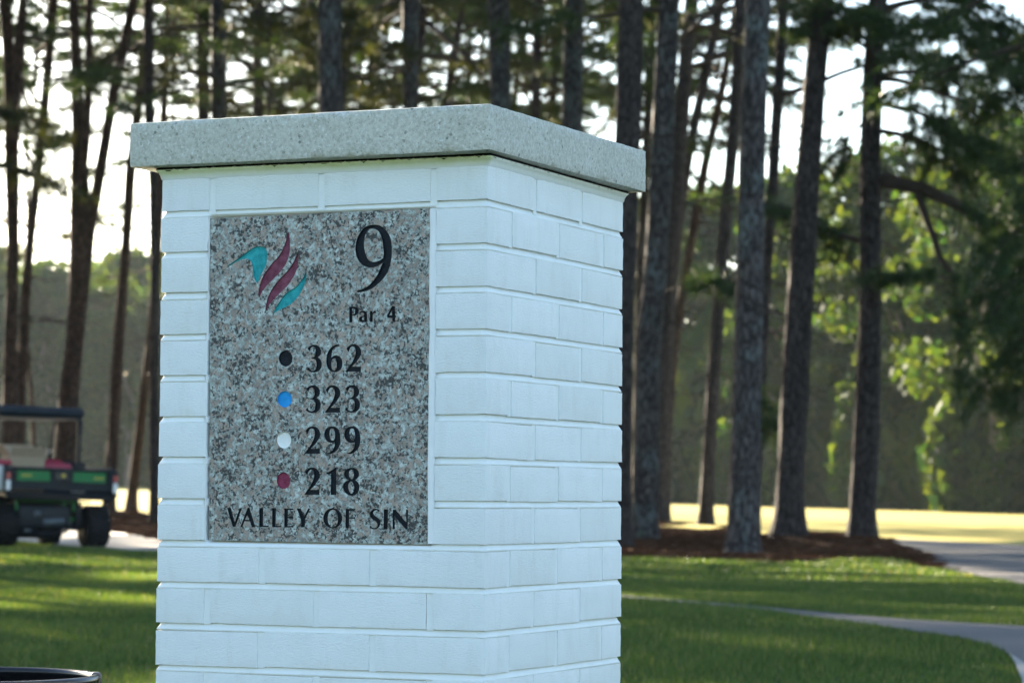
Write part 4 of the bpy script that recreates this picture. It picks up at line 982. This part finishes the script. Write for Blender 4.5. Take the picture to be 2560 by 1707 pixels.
# further pines of the grove: behind the named ones and on to the left, out of the picture, where they shade the sign
def plain_pine(x, y, label, group, H, w0, crown, cb, bark, lean=0.0, cs=1.0):
    d = y; z = float(terrain(x, y))
    def px(X, Z): return (CX + F * X / d, 0, 0)
    global TREES; TREES += 1; sd = TREES
    r = np.random.default_rng(900 + sd)
    path = [np.array([0, 0, -0.25]), np.array([0, 0, 0.0]), np.array([0, 0, 0.2])]; rr_ = [w0 * 0.66, w0 * 0.62, w0 * 0.52]
    for k in range(1, 8):
        f = k / 7; path.append(np.array([lean * H * f + r.normal(0, 0.05), r.normal(0, 0.05), H * f])); rr_.append(w0 * 0.5 * (1 - 0.85 * f))
    root = empty('pine_tree', (x, y, z), label, 'pine tree', group)
    link('trunk', trunk_mesh(path, rr_, bark, sd, 10), root)
    o = link('crown', CROWNS[crown % len(CROWNS)], root); o.location = (lean * cb, 0, cb); o.scale = (cs, cs, (H - cb) / 11.0); o.rotation_euler = (0, lean, sd * 2.1)
    o = link('dead_branches', DEAD[sd % 5], root, kind='stuff'); o.location = (lean * 5, 0, 0); o.rotation_euler = (0, 0, sd)
    return root
LB = 'slim pine deep in the grove, its needles filling the gaps between nearer trunks'
for k, (px, d) in enumerate(((90, 88), (430, 92), (590, 84), (700, 96), (860, 98), (980, 90), (1170, 92), (1300, 86), (1470, 96), (1600, 90))):
    x = (px - CX) / F * d
    plain_pine(x, d, LB, 'pines deep in the grove', 17 + (k * 37 % 5), 0.2 + 0.02 * (k % 4), k + 2, 7.6 + (k % 3) * 0.9, B, 0.02 * ((k * 7) % 5 - 2), 1.0 + 0.1 * (k % 3))
LG = 'tall pine of the grove beyond the left edge of the photo'
gr = np.random.default_rng(5)
LEFTG = []
for gy in np.arange(22, 112, 7.5):
    for gx in np.arange(-44, 2, 5.2):
        x = gx + gr.uniform(-1.7, 1.7); y = gy + gr.uniform(-2.5, 2.5)
        if x < -0.2 * y - 1.2 and x > -0.75 * y - 6 and x > -0.62 * (y - 60) - 36 + 0.25 * max(0, y - 78) and gr.random() > 0.06: 
            a_, b_ = -math.sin(-SUN_AZ), math.cos(SUN_AZ)
            if any(abs((x - sx_) * b_ - (y - sy_) * a_) < hw_ and (x - sx_) * a_ + (y - sy_) * b_ > 8 for sx_, sy_, hw_ in ((-4.6, 45, 2.6),)): continue
            LEFTG.append((x, y))
for k, (x, y) in enumerate(LEFTG):
    plain_pine(x, y, LG, 'pines beyond the left edge', 18 + (k * 53 % 5), 0.36 + 0.03 * (k % 4), k, 5.6 + (k % 4) * 0.7, (B, BR)[k % 2], 0.015 * ((k * 7) % 5 - 2), 1.25)

# ------------------------------------------------------------------ the woodland beyond the fairway
def broadleaf(seed, H, Rr, ntri, low):
    r = np.random.default_rng(seed); P = []; nc = 54
    for k in range(nc):
        t = r.random() ** 0.8; z = low + (H - low) * t
        rad = Rr * math.sqrt(max(0.02, 1 - ((z - low) / (H - low) * 1.55 - 0.6) ** 2)) * r.uniform(0.45, 1.0)
        a = r.random() * 6.28; c_ = np.array([math.cos(a) * rad, math.sin(a) * rad, z]); sz = r.uniform(0.55, 1.3)
        m = ntri // nc; v = r.normal(0, 1, (m, 3)); v /= np.linalg.norm(v, axis=1)[:, None]
        P.append(c_ + v * sz * np.array([1.15, 1.15, 0.75]) * r.uniform(0.05, 1.0, (m, 1)) ** 0.6)
    P = np.concatenate(P); n = len(P)
    s1 = r.normal(0, 1, (n, 3)); s1 /= np.linalg.norm(s1, axis=1)[:, None]; s2 = np.cross(s1, r.normal(0, 1, (n, 3))); s2 /= np.linalg.norm(s2, axis=1)[:, None]
    sz = r.uniform(0.13, 0.28, (n, 1))
    V = np.stack([P - s1 * sz, P + s2 * sz * 0.6, P + s1 * sz, P - s2 * sz * 0.6], 1).reshape(-1, 3)
    return mesh_np('crown', V, None, np.arange(n * 4).reshape(-1, 4), [M_LEAF])
BROAD = [broadleaf(500 + k, 14, 3.7, 9500, (0.8, 2.0, 3.0, 1.4, 2.4)[k]) for k in range(5)]
def wood_trunk(seed):
    r = np.random.default_rng(seed); s = Leafy(r)
    pts = [np.array([r.normal(0, 0.12) * k, r.normal(0, 0.12) * k, 1.9 * k]) for k in range(6)]; pts[0][2] = -0.3
    s.wood(pts, np.linspace(0.22, 0.06, 6), 8)
    for k in range(5):
        p = pts[2 + k % 3]; a = r.random() * 6.28
        s.wood([p, p + np.array([math.cos(a) * 1.0, math.sin(a) * 1.0, 1.0]), p + np.array([math.cos(a) * 2.0, math.sin(a) * 2.0, 2.6])], [0.09, 0.06, 0.03], 5)
    return mesh_np('trunk', np.concatenate(s.V), None, np.concatenate(s.Q), [M_WOOD], True)
WTR = [wood_trunk(600 + k) for k in range(4)]
fr = np.random.default_rng(12)
def wtree(x, y, k, sc_, label, group, name='broadleaf_tree', drop=0.0):
    root = empty(name, (x, y, float(terrain0(x, y))), label, 'tree', group, rz=fr.random() * 6.28)
    o = link('trunk', WTR[k % 4], root); o.scale = (sc_, sc_, sc_)
    o = link('crown', BROAD[k % 5], root); o.scale = (sc_ * fr.uniform(0.9, 1.15), sc_ * fr.uniform(0.9, 1.15), sc_); o.location = (0, 0, -drop)
    return root
LF = 'leafy woodland tree at the far edge of the sunlit fairway'
LM = 'leafy tree deeper in the far woodland, behind its edge'
k = 0; u = -0.30
while u < 0.36:
    rr0 = edge_r(u); top = np.interp(u, [-0.2, -0.155, -0.12, 0.0, 0.05, 0.1, 0.18, 0.3], [17.0, 14.5, 17.0, 16, 15.6, 15.6, 15.0, 14])
    for row in range(3):
        rr1 = rr0 + row * 7.5 + fr.uniform(-1.5, 2.5); uu = u + fr.uniform(-0.006, 0.006) + row * 0.006
        inview = -0.205 < uu < 0.205
        if row == 2 and not inview: continue
        wtree(uu * rr1, rr1, k, top / 14.0 * fr.uniform(0.82, 1.08) * (1 + 0.03 * row), (LF, LM, LM)[row], ('trees at the woodland edge', 'trees deep in the woodland', 'trees deep in the woodland')[row], drop=((0.9, -2.0, 0.2)[k % 3] if row == 0 else 0)); k += 1
    u += 5.0 / rr0 * fr.uniform(0.8, 1.2)
# low growth along the wood's foot
def shrub_mesh(seed):
    r = np.random.default_rng(seed); n = 6000; v = r.normal(0, 1, (n, 3)); v /= np.linalg.norm(v, axis=1)[:, None]
    P = v * r.uniform(0.3, 1, (n, 1)) ** 0.5 * np.array([2.4, 1.6, 1.5]) * (1 + 0.25 * np.sin(v[:, :1] * 5 + seed)) + np.array([0, 0, 1.0]); P[:, 2] = np.abs(P[:, 2])
    s1 = r.normal(0, 1, (n, 3)); s1 /= np.linalg.norm(s1, axis=1)[:, None]; s2 = np.cross(s1, r.normal(0, 1, (n, 3))); s2 /= np.linalg.norm(s2, axis=1)[:, None]; sz = r.uniform(0.11, 0.25, (n, 1))
    V = np.stack([P - s1 * sz, P + s2 * sz * 0.6, P + s1 * sz, P - s2 * sz * 0.6], 1).reshape(-1, 3)
    return mesh_np('shrub', V, None, np.arange(n * 4).reshape(-1, 4), [M_LEAF])
SHR = [shrub_mesh(700 + k) for k in range(3)]
u = -0.24; k = 0
while u < 0.24:
    for dep, sc_ in ((6, 2.6), (13, 4.0)):
        rr0 = edge_r(u) + dep + fr.uniform(-1, 2); x, y = u * rr0, rr0
        o = link('understory_bush', SHR[k % 3], None, label='dim tall bush among the trunks of the far woodland', category='bush', group='bushes inside the woodland')
        o.location = (x, y, float(terrain0(x, y)) - 0.4); o.rotation_euler = (0, 0, fr.random() * 6.28); o.scale = (sc_ * 0.8, sc_ * 0.8, sc_ * fr.uniform(0.8, 1.1)); k += 1
    u += 4.5 / edge_r(u)
u = -0.24; k = 0
while u < 0.24:
    rr0 = edge_r(u) + fr.uniform(0.5, 4); x, y = u * rr0, rr0
    o = link('shrub', SHR[k % 3], None, label='low dark shrub at the foot of the far woodland', category='shrub', group='shrubs along the woodland edge')
    o.location = (x, y, float(terrain0(x, y))); o.rotation_euler = (0, 0, fr.random() * 6.28); s_ = fr.uniform(0.45, 1.8); o.scale = (s_, s_, s_ * fr.uniform(0.6, 1.3)); k += 1
    u += 3.0 / rr0
# ------------------------------------------------------------------ utility cart with its load
M_CBLK = simple('black_textured_plastic', (0.007, 0.009, 0.012), 0.5, 0.2)
M_CROOF = simple('navy_black_roof_plastic', (0.006, 0.012, 0.019), 0.45, 0.22)
M_CGRN = simple('green_cart_paint', (0.006, 0.12, 0.03), 0.4, 0.25, var=0.1)
M_CYEL = simple('yellow_decal', (0.42, 0.32, 0.02), 0.4, 0.4)
M_TYRE = simple('tyre_rubber', (0.007, 0.007, 0.0075), 0.8, 0.2, bump=0.4, scale=20)
M_STEEL = simple('dull_engine_metal', (0.06, 0.07, 0.078), 0.4, 0.4, 0.5)
M_LRED = simple('red_tail_lens', (0.26, 0.006, 0.015), 0.2, 0.6, var=0.05)
M_LCLR = simple('clear_lamp_lens', (0.5, 0.52, 0.54), 0.15, 0.7, var=0.05)
M_SEAT = simple('yellow_seat_vinyl', (0.3, 0.2, 0.02), 0.5, 0.3)
M_CARD = simple('cardboard', (0.29, 0.22, 0.15), 0.85, 0.1, var=0.08)
M_PLRED = simple('red_plastic', (0.28, 0.01, 0.035), 0.4, 0.4, var=0.1)
M_PLWHT = simple('white_plastic', (0.7, 0.7, 0.68), 0.4, 0.4, var=0.06)
M_SHADE = simple('grey_blue_plastic_bag', (0.42, 0.5, 0.58), 0.4, 0.4)
d0 = 36.6; gx = at(147, 1370, d0)
CART = (gx[0], d0, float(terrain(gx[0], d0)) + 0.02)
YAW = R(27)
cart = empty('utility_cart', CART, 'green and black utility cart with a roof, parked on the path left of the sign', 'utility vehicle', rz=YAW)
cart.rotation_euler = (0, R(1.3), YAW); cart.scale = (1.03, 1, 1)
m = MB(); m.box((0, 0.05, 0.655), (1.40, 0.10, 0.09), bev=0.015); m.box((0, 0.62, 0.66), (1.40, 1.24, 0.06), bev=0.01)
for sx in (-1, 1): m.box((sx * 0.685, 0.65, 0.86), (0.05, 1.24, 0.36), bev=0.012)
m.box((0, 1.26, 0.9), (1.40, 0.05, 0.45), bev=0.012)
bed = m.build('cargo_bed', M_CBLK, cart)
m = MB()
m.box((0, -0.005, 0.995), (1.33, 0.06, 0.04), bev=0.012); m.box((0, 0.0, 0.775), (1.33, 0.055, 0.10), bev=0.012)
for x, ww in ((-0.64, 0.07), (0.64, 0.07)): m.box((x, -0.003, 0.89), (ww, 0.058, 0.18), bev=0.01)
m.box((0, 0.0, 0.90), (0.285, 0.058, 0.17), bev=0.01); m.box((0, 0.02, 0.9), (1.28, 0.02, 0.2))
m.box((0, -0.02, 0.735), (1.30, 0.02, 0.012)); m.box((0, -0.02, 0.80), (1.30, 0.02, 0.01))
tg = m.build('tailgate', M_CBLK, cart)
for x0, x1, flip in ((-0.575, -0.155, 1), (0.155, 0.575, -1)):
    m = MB(); sl_ = 0.012 * flip
    a, b_ = (x0, x1)
    zt0, zb0 = 0.968, 0.838
    pts = [(a, zb0), (b_ + (0.02 if flip > 0 else 0), zb0), (b_, zt0), (a - (0 if flip > 0 else -0.015), zt0)]
    if flip < 0: pts = [(a - 0.018, zb0), (b_, zb0), (b_, zt0), (a, zt0)]
    for y in (-0.012, 0.012): m.poly([(x, y, z) for x, z in (pts if y < 0 else pts[::-1])])
    for q in range(4): (x_, z_), (x2, z2) = pts[q], pts[(q + 1) % 4]; m.poly([(x_, -0.012, z_), (x_, 0.012, z_), (x2, 0.012, z2), (x2, -0.012, z2)])
    gp = m.build('green_panel', M_CGRN, tg)
    m = MB(); cx = -0.455 if flip > 0 else 0.485; cz = 0.905 if flip > 0 else 0.893
    for q in range(6): m.box((cx - 0.055 + q * 0.022, -0.016, cz + (0.004 if q % 2 else -0.002)), (0.015, 0.004, 0.03 if q % 2 else 0.022))
    m.build('yellow_decal', M_CYEL, gp)
m = MB(); m.box((0, -0.03, 0.905), (0.18, 0.012, 0.11), bev=0.012); m.box((0, -0.038, 0.87), (0.12, 0.01, 0.02), bev=0.004); lt = m.build('tailgate_latch', M_BIN, tg)
m = MB(); m.box((0.012, -0.042, 0.918), (0.05, 0.006, 0.045), bev=0.01); m.build('badge', M_CYEL, lt)
for sx in (-1, 1):
    m = MB(); m.box((sx * 0.695, -0.01, 0.83), (0.075, 0.07, 0.34), bev=0.016); tl = m.build('tail_light', M_CBLK, cart)
    m = MB(); m.box((sx * 0.695, -0.048, 0.895), (0.06, 0.02, 0.085), bev=0.008); m.build('red_lens', M_LRED, tl)
    m = MB(); m.box((sx * 0.695, -0.047, 0.775), (0.06, 0.02, 0.13), bev=0.008); m.build('clear_lens', M_LCLR, tl)
def wheel(x, y, rr0, ww):
    m = MB(); m.cyl((x - ww / 2, y, rr0), (x + ww / 2, y, rr0), rr0, n=36, bev=0.045)
    for k in range(18):
        for s_ in (-1, 1):
            a = (k + 0.25 * s_) * 2 * math.pi / 18; m.box((x + s_ * ww * 0.22, y + math.cos(a) * rr0 * 0.985, rr0 + math.sin(a) * rr0 * 0.985), (ww * 0.4, 0.05, 0.03), rot=(a - math.pi / 2, 0, 0), bev=0.006, seg=1)
    wh = m.build('wheel', M_TYRE, cart, smooth=True)
    m = MB(); sx = 1 if x > 0 else -1
    for e in (-1, 1): m.cyl((x + e * (ww / 2 - 0.03), y, rr0), (x + e * (ww / 2 + 0.004), y, rr0), rr0 * 0.5, n=24, bev=0.01)
    m.build('rim', M_CBLK, wh, smooth=True)
for sx in (-1, 1): wheel(sx * 0.595, 0.45, 0.27, 0.31); wheel(sx * 0.60, 2.35, 0.26, 0.24)
m = MB()
m.box((0, 1.4, 0.36), (0.7, 2.0, 0.05), bev=0.01); m.box((0, 1.85, 0.42), (1.2, 0.8, 0.08), bev=0.02)
for x in (-0.5, 0.12, 0.24): m.box((x, 0.22, 0.53), (0.03, 0.03, 0.14), bev=0.006)
m.box((0.0, 0.22, 0.585), (0.9, 0.03, 0.02), bev=0.005)
m.build('chassis_frame', M_CGRN, cart)
m = MB()
m.box((-0.14, 0.42, 0.38), (0.66, 0.5, 0.3), bev=0.03); m.box((-0.2, 0.6, 0.2), (0.5, 0.4, 0.2), bev=0.03); m.box((-0.05, 0.75, 0.42), (0.8, 0.5, 0.3), bev=0.03); m.cyl((-0.43, 0.45, 0.27), (0.43, 0.45, 0.27), 0.05, n=14); m.box((-0.02, 0.45, 0.27), (0.26, 0.3, 0.24), bev=0.04)
m.box((-0.38, 0.3, 0.3), (0.1, 0.12, 0.3), bev=0.02); m.box((0.36, 0.38, 0.42), (0.08, 0.08, 0.3), bev=0.01)
m.tube([(-0.3, 0.2, 0.2), (-0.1, 0.18, 0.16), (0.15, 0.2, 0.2), (0.25, 0.3, 0.3)], 0.018); m.tube([(-0.45, 0.3, 0.5), (-0.2, 0.22, 0.42), (0.1, 0.2, 0.46)], 0.015)
en = m.build('engine', M_CBLK, cart, smooth=True)
m = MB(); m.cyl((-0.16, 0.22, 0.31), (0.12, 0.22, 0.335), 0.068, n=20, bev=0.015); m.cyl((0.12, 0.22, 0.335), (0.2, 0.16, 0.30), 0.018, n=10); m.cyl((-0.28, 0.2, 0.42), (-0.2, 0.2, 0.42), 0.05, n=16, bev=0.01); m.box((-0.05, 0.2, 0.43), (0.1, 0.04, 0.07), bev=0.01); m.cyl((-0.42, 0.22, 0.34), (-0.36, 0.22, 0.34), 0.03, n=12); m.cyl((-0.39, 0.2, 0.2), (-0.31, 0.2, 0.2), 0.026, n=12)
m.build('muffler', M_STEEL, en, smooth=True)
# cab: hood, seat, wheel, roof and its posts
m = MB(); m.box((0, 2.55, 0.70), (1.15, 0.75, 0.42), rot=(R(-6), 0, 0), bev=0.09, seg=4); m.box((0, 2.9, 0.55), (1.1, 0.12, 0.3), bev=0.03); m.build('hood', M_CGRN, cart, smooth=True)
m = MB(); m.box((0, 1.62, 0.63), (1.2, 0.5, 0.14), bev=0.04); m.box((0, 1.36, 0.86), (1.2, 0.1, 0.36), rot=(R(-8), 0, 0), bev=0.04); m.build('bench_seat', M_CBLK, cart, smooth=True)
m = MB(); m.tube([(-0.3 + 0.17 * math.cos(a), 2.02 + 0.06 * math.sin(a), 0.98 + 0.15 * math.sin(a)) for a in np.linspace(0, 2 * math.pi, 25)[:-1]], 0.014, closed=True); m.cyl((-0.3, 2.02, 0.98), (-0.3, 2.3, 0.8), 0.02); m.box((-0.3, 2.02, 0.98), (0.3, 0.02, 0.03)); m.build('steering_wheel', M_CBLK, cart, smooth=True)
m = MB(); m.box((0, 1.72, 1.765), (1.2, 1.5, 0.13), bev=0.05, seg=4); m.box((0, 1.72, 1.70), (1.14, 1.42, 0.03), bev=0.01)
for x in np.linspace(-0.5, 0.5, 6): m.box((x, 1.72, 1.832), (0.03, 1.2, 0.014), bev=0.005)
m.build('roof', M_CROOF, cart, smooth=True)
for sx in (-1, 1):
    m = MB(); m.tube([(sx * 0.56, 1.08, 0.55), (sx * 0.56, 1.08, 1.0), (sx * 0.56, 1.08, 1.55), (sx * 0.555, 1.10, 1.72)], 0.026, n=10); m.box((sx * 0.56, 1.08, 1.58), (0.075, 0.06, 0.2), bev=0.012); m.build('roof_post', M_CBLK, cart, smooth=True)
    m = MB(); m.tube([(sx * 0.57, 2.62, 0.62), (sx * 0.585, 2.45, 1.1), (sx * 0.60, 2.3, 1.6), (sx * 0.60, 2.25, 1.72)], 0.022, n=10); m.build('roof_post', M_CBLK, cart, smooth=True)
# load lying in the bed: things of their own
def on_cart(x, y, z):
    p = Matrix.Translation(CART) @ cart.rotation_euler.to_matrix().to_4x4() @ Vector((x, y, z)); return p
def cargo(name, pos, label, cat):
    o = bpy.data.objects.new(name, None); C.objects.link(o); o.location = on_cart(*pos); o.rotation_euler = cart.rotation_euler; o['label'] = label; o['category'] = cat; return o
bx = cargo('cardboard_box', (-0.39, 0.42, 0.70), 'open tan cardboard box with raised flaps riding in the cart bed', 'box')
m = MB(); th = 0.008; bw, bl, bh = 0.46, 0.38, 0.46
for y in (-bl / 2, bl / 2): m.box((0, y, bh / 2), (bw, th, bh))
for x in (-bw / 2, bw / 2): m.box((x, 0, bh / 2), (th, bl - th - 0.002, bh))
m.box((0, 0, 0.005), (bw - 0.02, bl - 0.02, 0.01)); m.build('carton', M_CARD, bx)
m = MB(); m.box((0.0, -bl / 2 - 0.035, bh + 0.052), (bw - 0.02, th, 0.135), rot=(R(-28) * -1, 0, 0)); m.build('box_flap', M_CARD, bx)
m = MB(); m.box((0, bl / 2 + 0.03, bh + 0.07), (bw - 0.02, th, 0.16), rot=(R(-20), 0, 0)); m.build('box_flap', M_CARD, bx)
m = MB(); m.box((-bw / 2 - 0.045, 0, bh + 0.065), (th, bl - 0.03, 0.17), rot=(0, R(-34), 0)); m.build('box_flap', M_CARD, bx)
m = MB(); m.box((bw / 2 + 0.06, 0, bh + 0.045), (th, bl - 0.03, 0.16), rot=(0, R(52), 0)); m.build('box_flap', M_CARD, bx)
fc = cargo('fuel_can', (0.06, 0.5, 0.72), 'red plastic can lying in the cart bed right of the cardboard box', 'fuel can')
m = MB(); m.box((0, 0, 0.2), (0.4, 0.26, 0.34), rot=(0, R(4), 0), bev=0.05, seg=4); m.build('can_body', M_PLRED, fc, smooth=True)
m = MB(); m.tube([(-0.13, 0, 0.36), (-0.09, 0, 0.4), (0.07, 0, 0.39), (0.11, 0, 0.35)], 0.018); m.build('can_handle', M_PLRED, fc, smooth=True)
m = MB(); m.cyl((0.16, 0, 0.34), (0.2, 0, 0.39), 0.03, 0.022); m.build('can_cap', M_CBLK, fc, smooth=True)
co = cargo('cooler', (-0.80, 0.25, 0.72), 'white cooler with a red lid at the left end of the cart bed', 'cooler')
co.location = on_cart(-0.56 - 0.22, 0.3, 0.70)
m = MB(); m.box((0, 0, 0.165), (0.3, 0.3, 0.33), bev=0.03, seg=3); m.build('cooler_body', M_PLWHT, co, smooth=True)
m = MB(); m.box((0, 0, 0.365), (0.32, 0.32, 0.07), bev=0.02, seg=3); m.build('cooler_lid', M_PLRED, co, smooth=True)
bgm = MB(); bgm.box((0, 0, 0.1), (0.16, 0.2, 0.34), bev=0.06, seg=4)
for v in bgm.bm.verts: v.co += Vector(noise.noise_vector(v.co * 9)) * 0.018
bagp = on_cart(0.31, 0.25, 0.72)
bag = bgm.build('plastic_bag', M_SHADE, None, smooth=True, label='small pale blue plastic bag stuffed in the right of the cart bed', category='bag'); bag.location = bagp; bag.rotation_euler = cart.rotation_euler

# ------------------------------------------------------------------ wire bin at the lower left
RB, DB = 0.218, 5.15
bc = at(-66, 1684, DB); zr = bc[2]
bz = float(terrain(bc[0], DB))
binr = empty('wire_bin', (bc[0], DB, bz), 'black expanded-metal litter bin, only its rolled rim in view at the lower left corner', 'litter bin')
hb = zr - bz
m = MB(); Nn = 96
m.tube([(RB * math.cos(a), RB * math.sin(a), hb - 0.008) for a in np.linspace(0, 2 * math.pi, Nn + 1)[:-1]], 0.0085, n=12, closed=True)
rim = m.build('rolled_rim', M_BIN, binr, smooth=True)
V = []; Q = []
for k in range(Nn):
    a = 2 * math.pi * k / Nn
    for z, r0 in ((hb - 0.012, RB + 0.004), (hb - 0.030, RB + 0.004), (hb - 0.030, RB - 0.002), (hb - 0.004, RB - 0.007)): V.append((r0 * math.cos(a), r0 * math.sin(a), z))
for k in range(Nn):
    for q in range(3): Q.append((k * 4 + q, k * 4 + q + 1, ((k + 1) % Nn) * 4 + q + 1, ((k + 1) % Nn) * 4 + q))
link('rim_band', mesh_np('rim_band', V, None, Q, [M_BIN], True), binr)
m = MB(); a = R(10); m.box((RB * math.cos(a), RB * math.sin(a), hb - 0.009), (0.022, 0.034, 0.024), rot=(0, 0, a), bev=0.008, seg=3); m.build('rim_joint', M_STEEL, binr, smooth=True)
# diamond mesh wall
NM, rows = 84, 13; hz = (hb - 0.06) / rows; V = []; Q = []
def strand(p, q, wd=0.0042):
    p, q = np.array(p), np.array(q); b0 = len(V)
    rad_ = lambda s: s[:2] / np.linalg.norm(s[:2])
    t = (q - p) / np.linalg.norm(q - p)
    for s in (p, q):
        nr_ = np.array([*rad_(s), 0]); sd = np.cross(t, nr_)
        for e, f in ((-1, -1), (1, -1), (1, 1), (-1, 1)): V.append(s + sd * wd / 2 * e + nr_ * 0.0012 * f)
    for k in range(4): Q.append((b0 + k, b0 + (k + 1) % 4, b0 + 4 + (k + 1) % 4, b0 + 4 + k))
for rw in range(rows):
    z0 = hb - 0.028 - rw * hz; z1 = z0 - hz
    for k in range(NM):
        a0 = 2 * math.pi * (k + 0.5 * (rw % 2)) / NM; da = math.pi / NM
        rA = RB - 0.045 * (hb - z0) / hb; rB_ = RB - 0.045 * (hb - z1) / hb
        for s_ in (-1, 1): strand((rA * math.cos(a0), rA * math.sin(a0), z0), (rB_ * math.cos(a0 + s_ * da), rB_ * math.sin(a0 + s_ * da), z1))
link('mesh_wall', mesh_np('mesh_wall', V, None, Q, [M_BIN]), binr, kind='stuff')
m = MB(); m.cyl((0, 0, 0.0), (0, 0, 0.03), RB - 0.045, n=48, bev=0.006); m.build('bin_base', M_BIN, binr, smooth=True)

# ------------------------------------------------------------------ morning haze
hm, ht, ho = newmat('morning_haze')
pv = ht.nodes.new('ShaderNodeVolumePrincipled'); pv.inputs['Color'].default_value = (0.78, 0.9, 1.0, 1); pv.inputs['Density'].default_value = 0.00011; pv.inputs['Anisotropy'].default_value = 0.2
ht.links.new(pv.outputs[0], ho.inputs['Volume'])
m = MB(); m.box((0, 120, 13.5), (640, 560, 29.0)); m.build('haze', hm, kind='stuff')
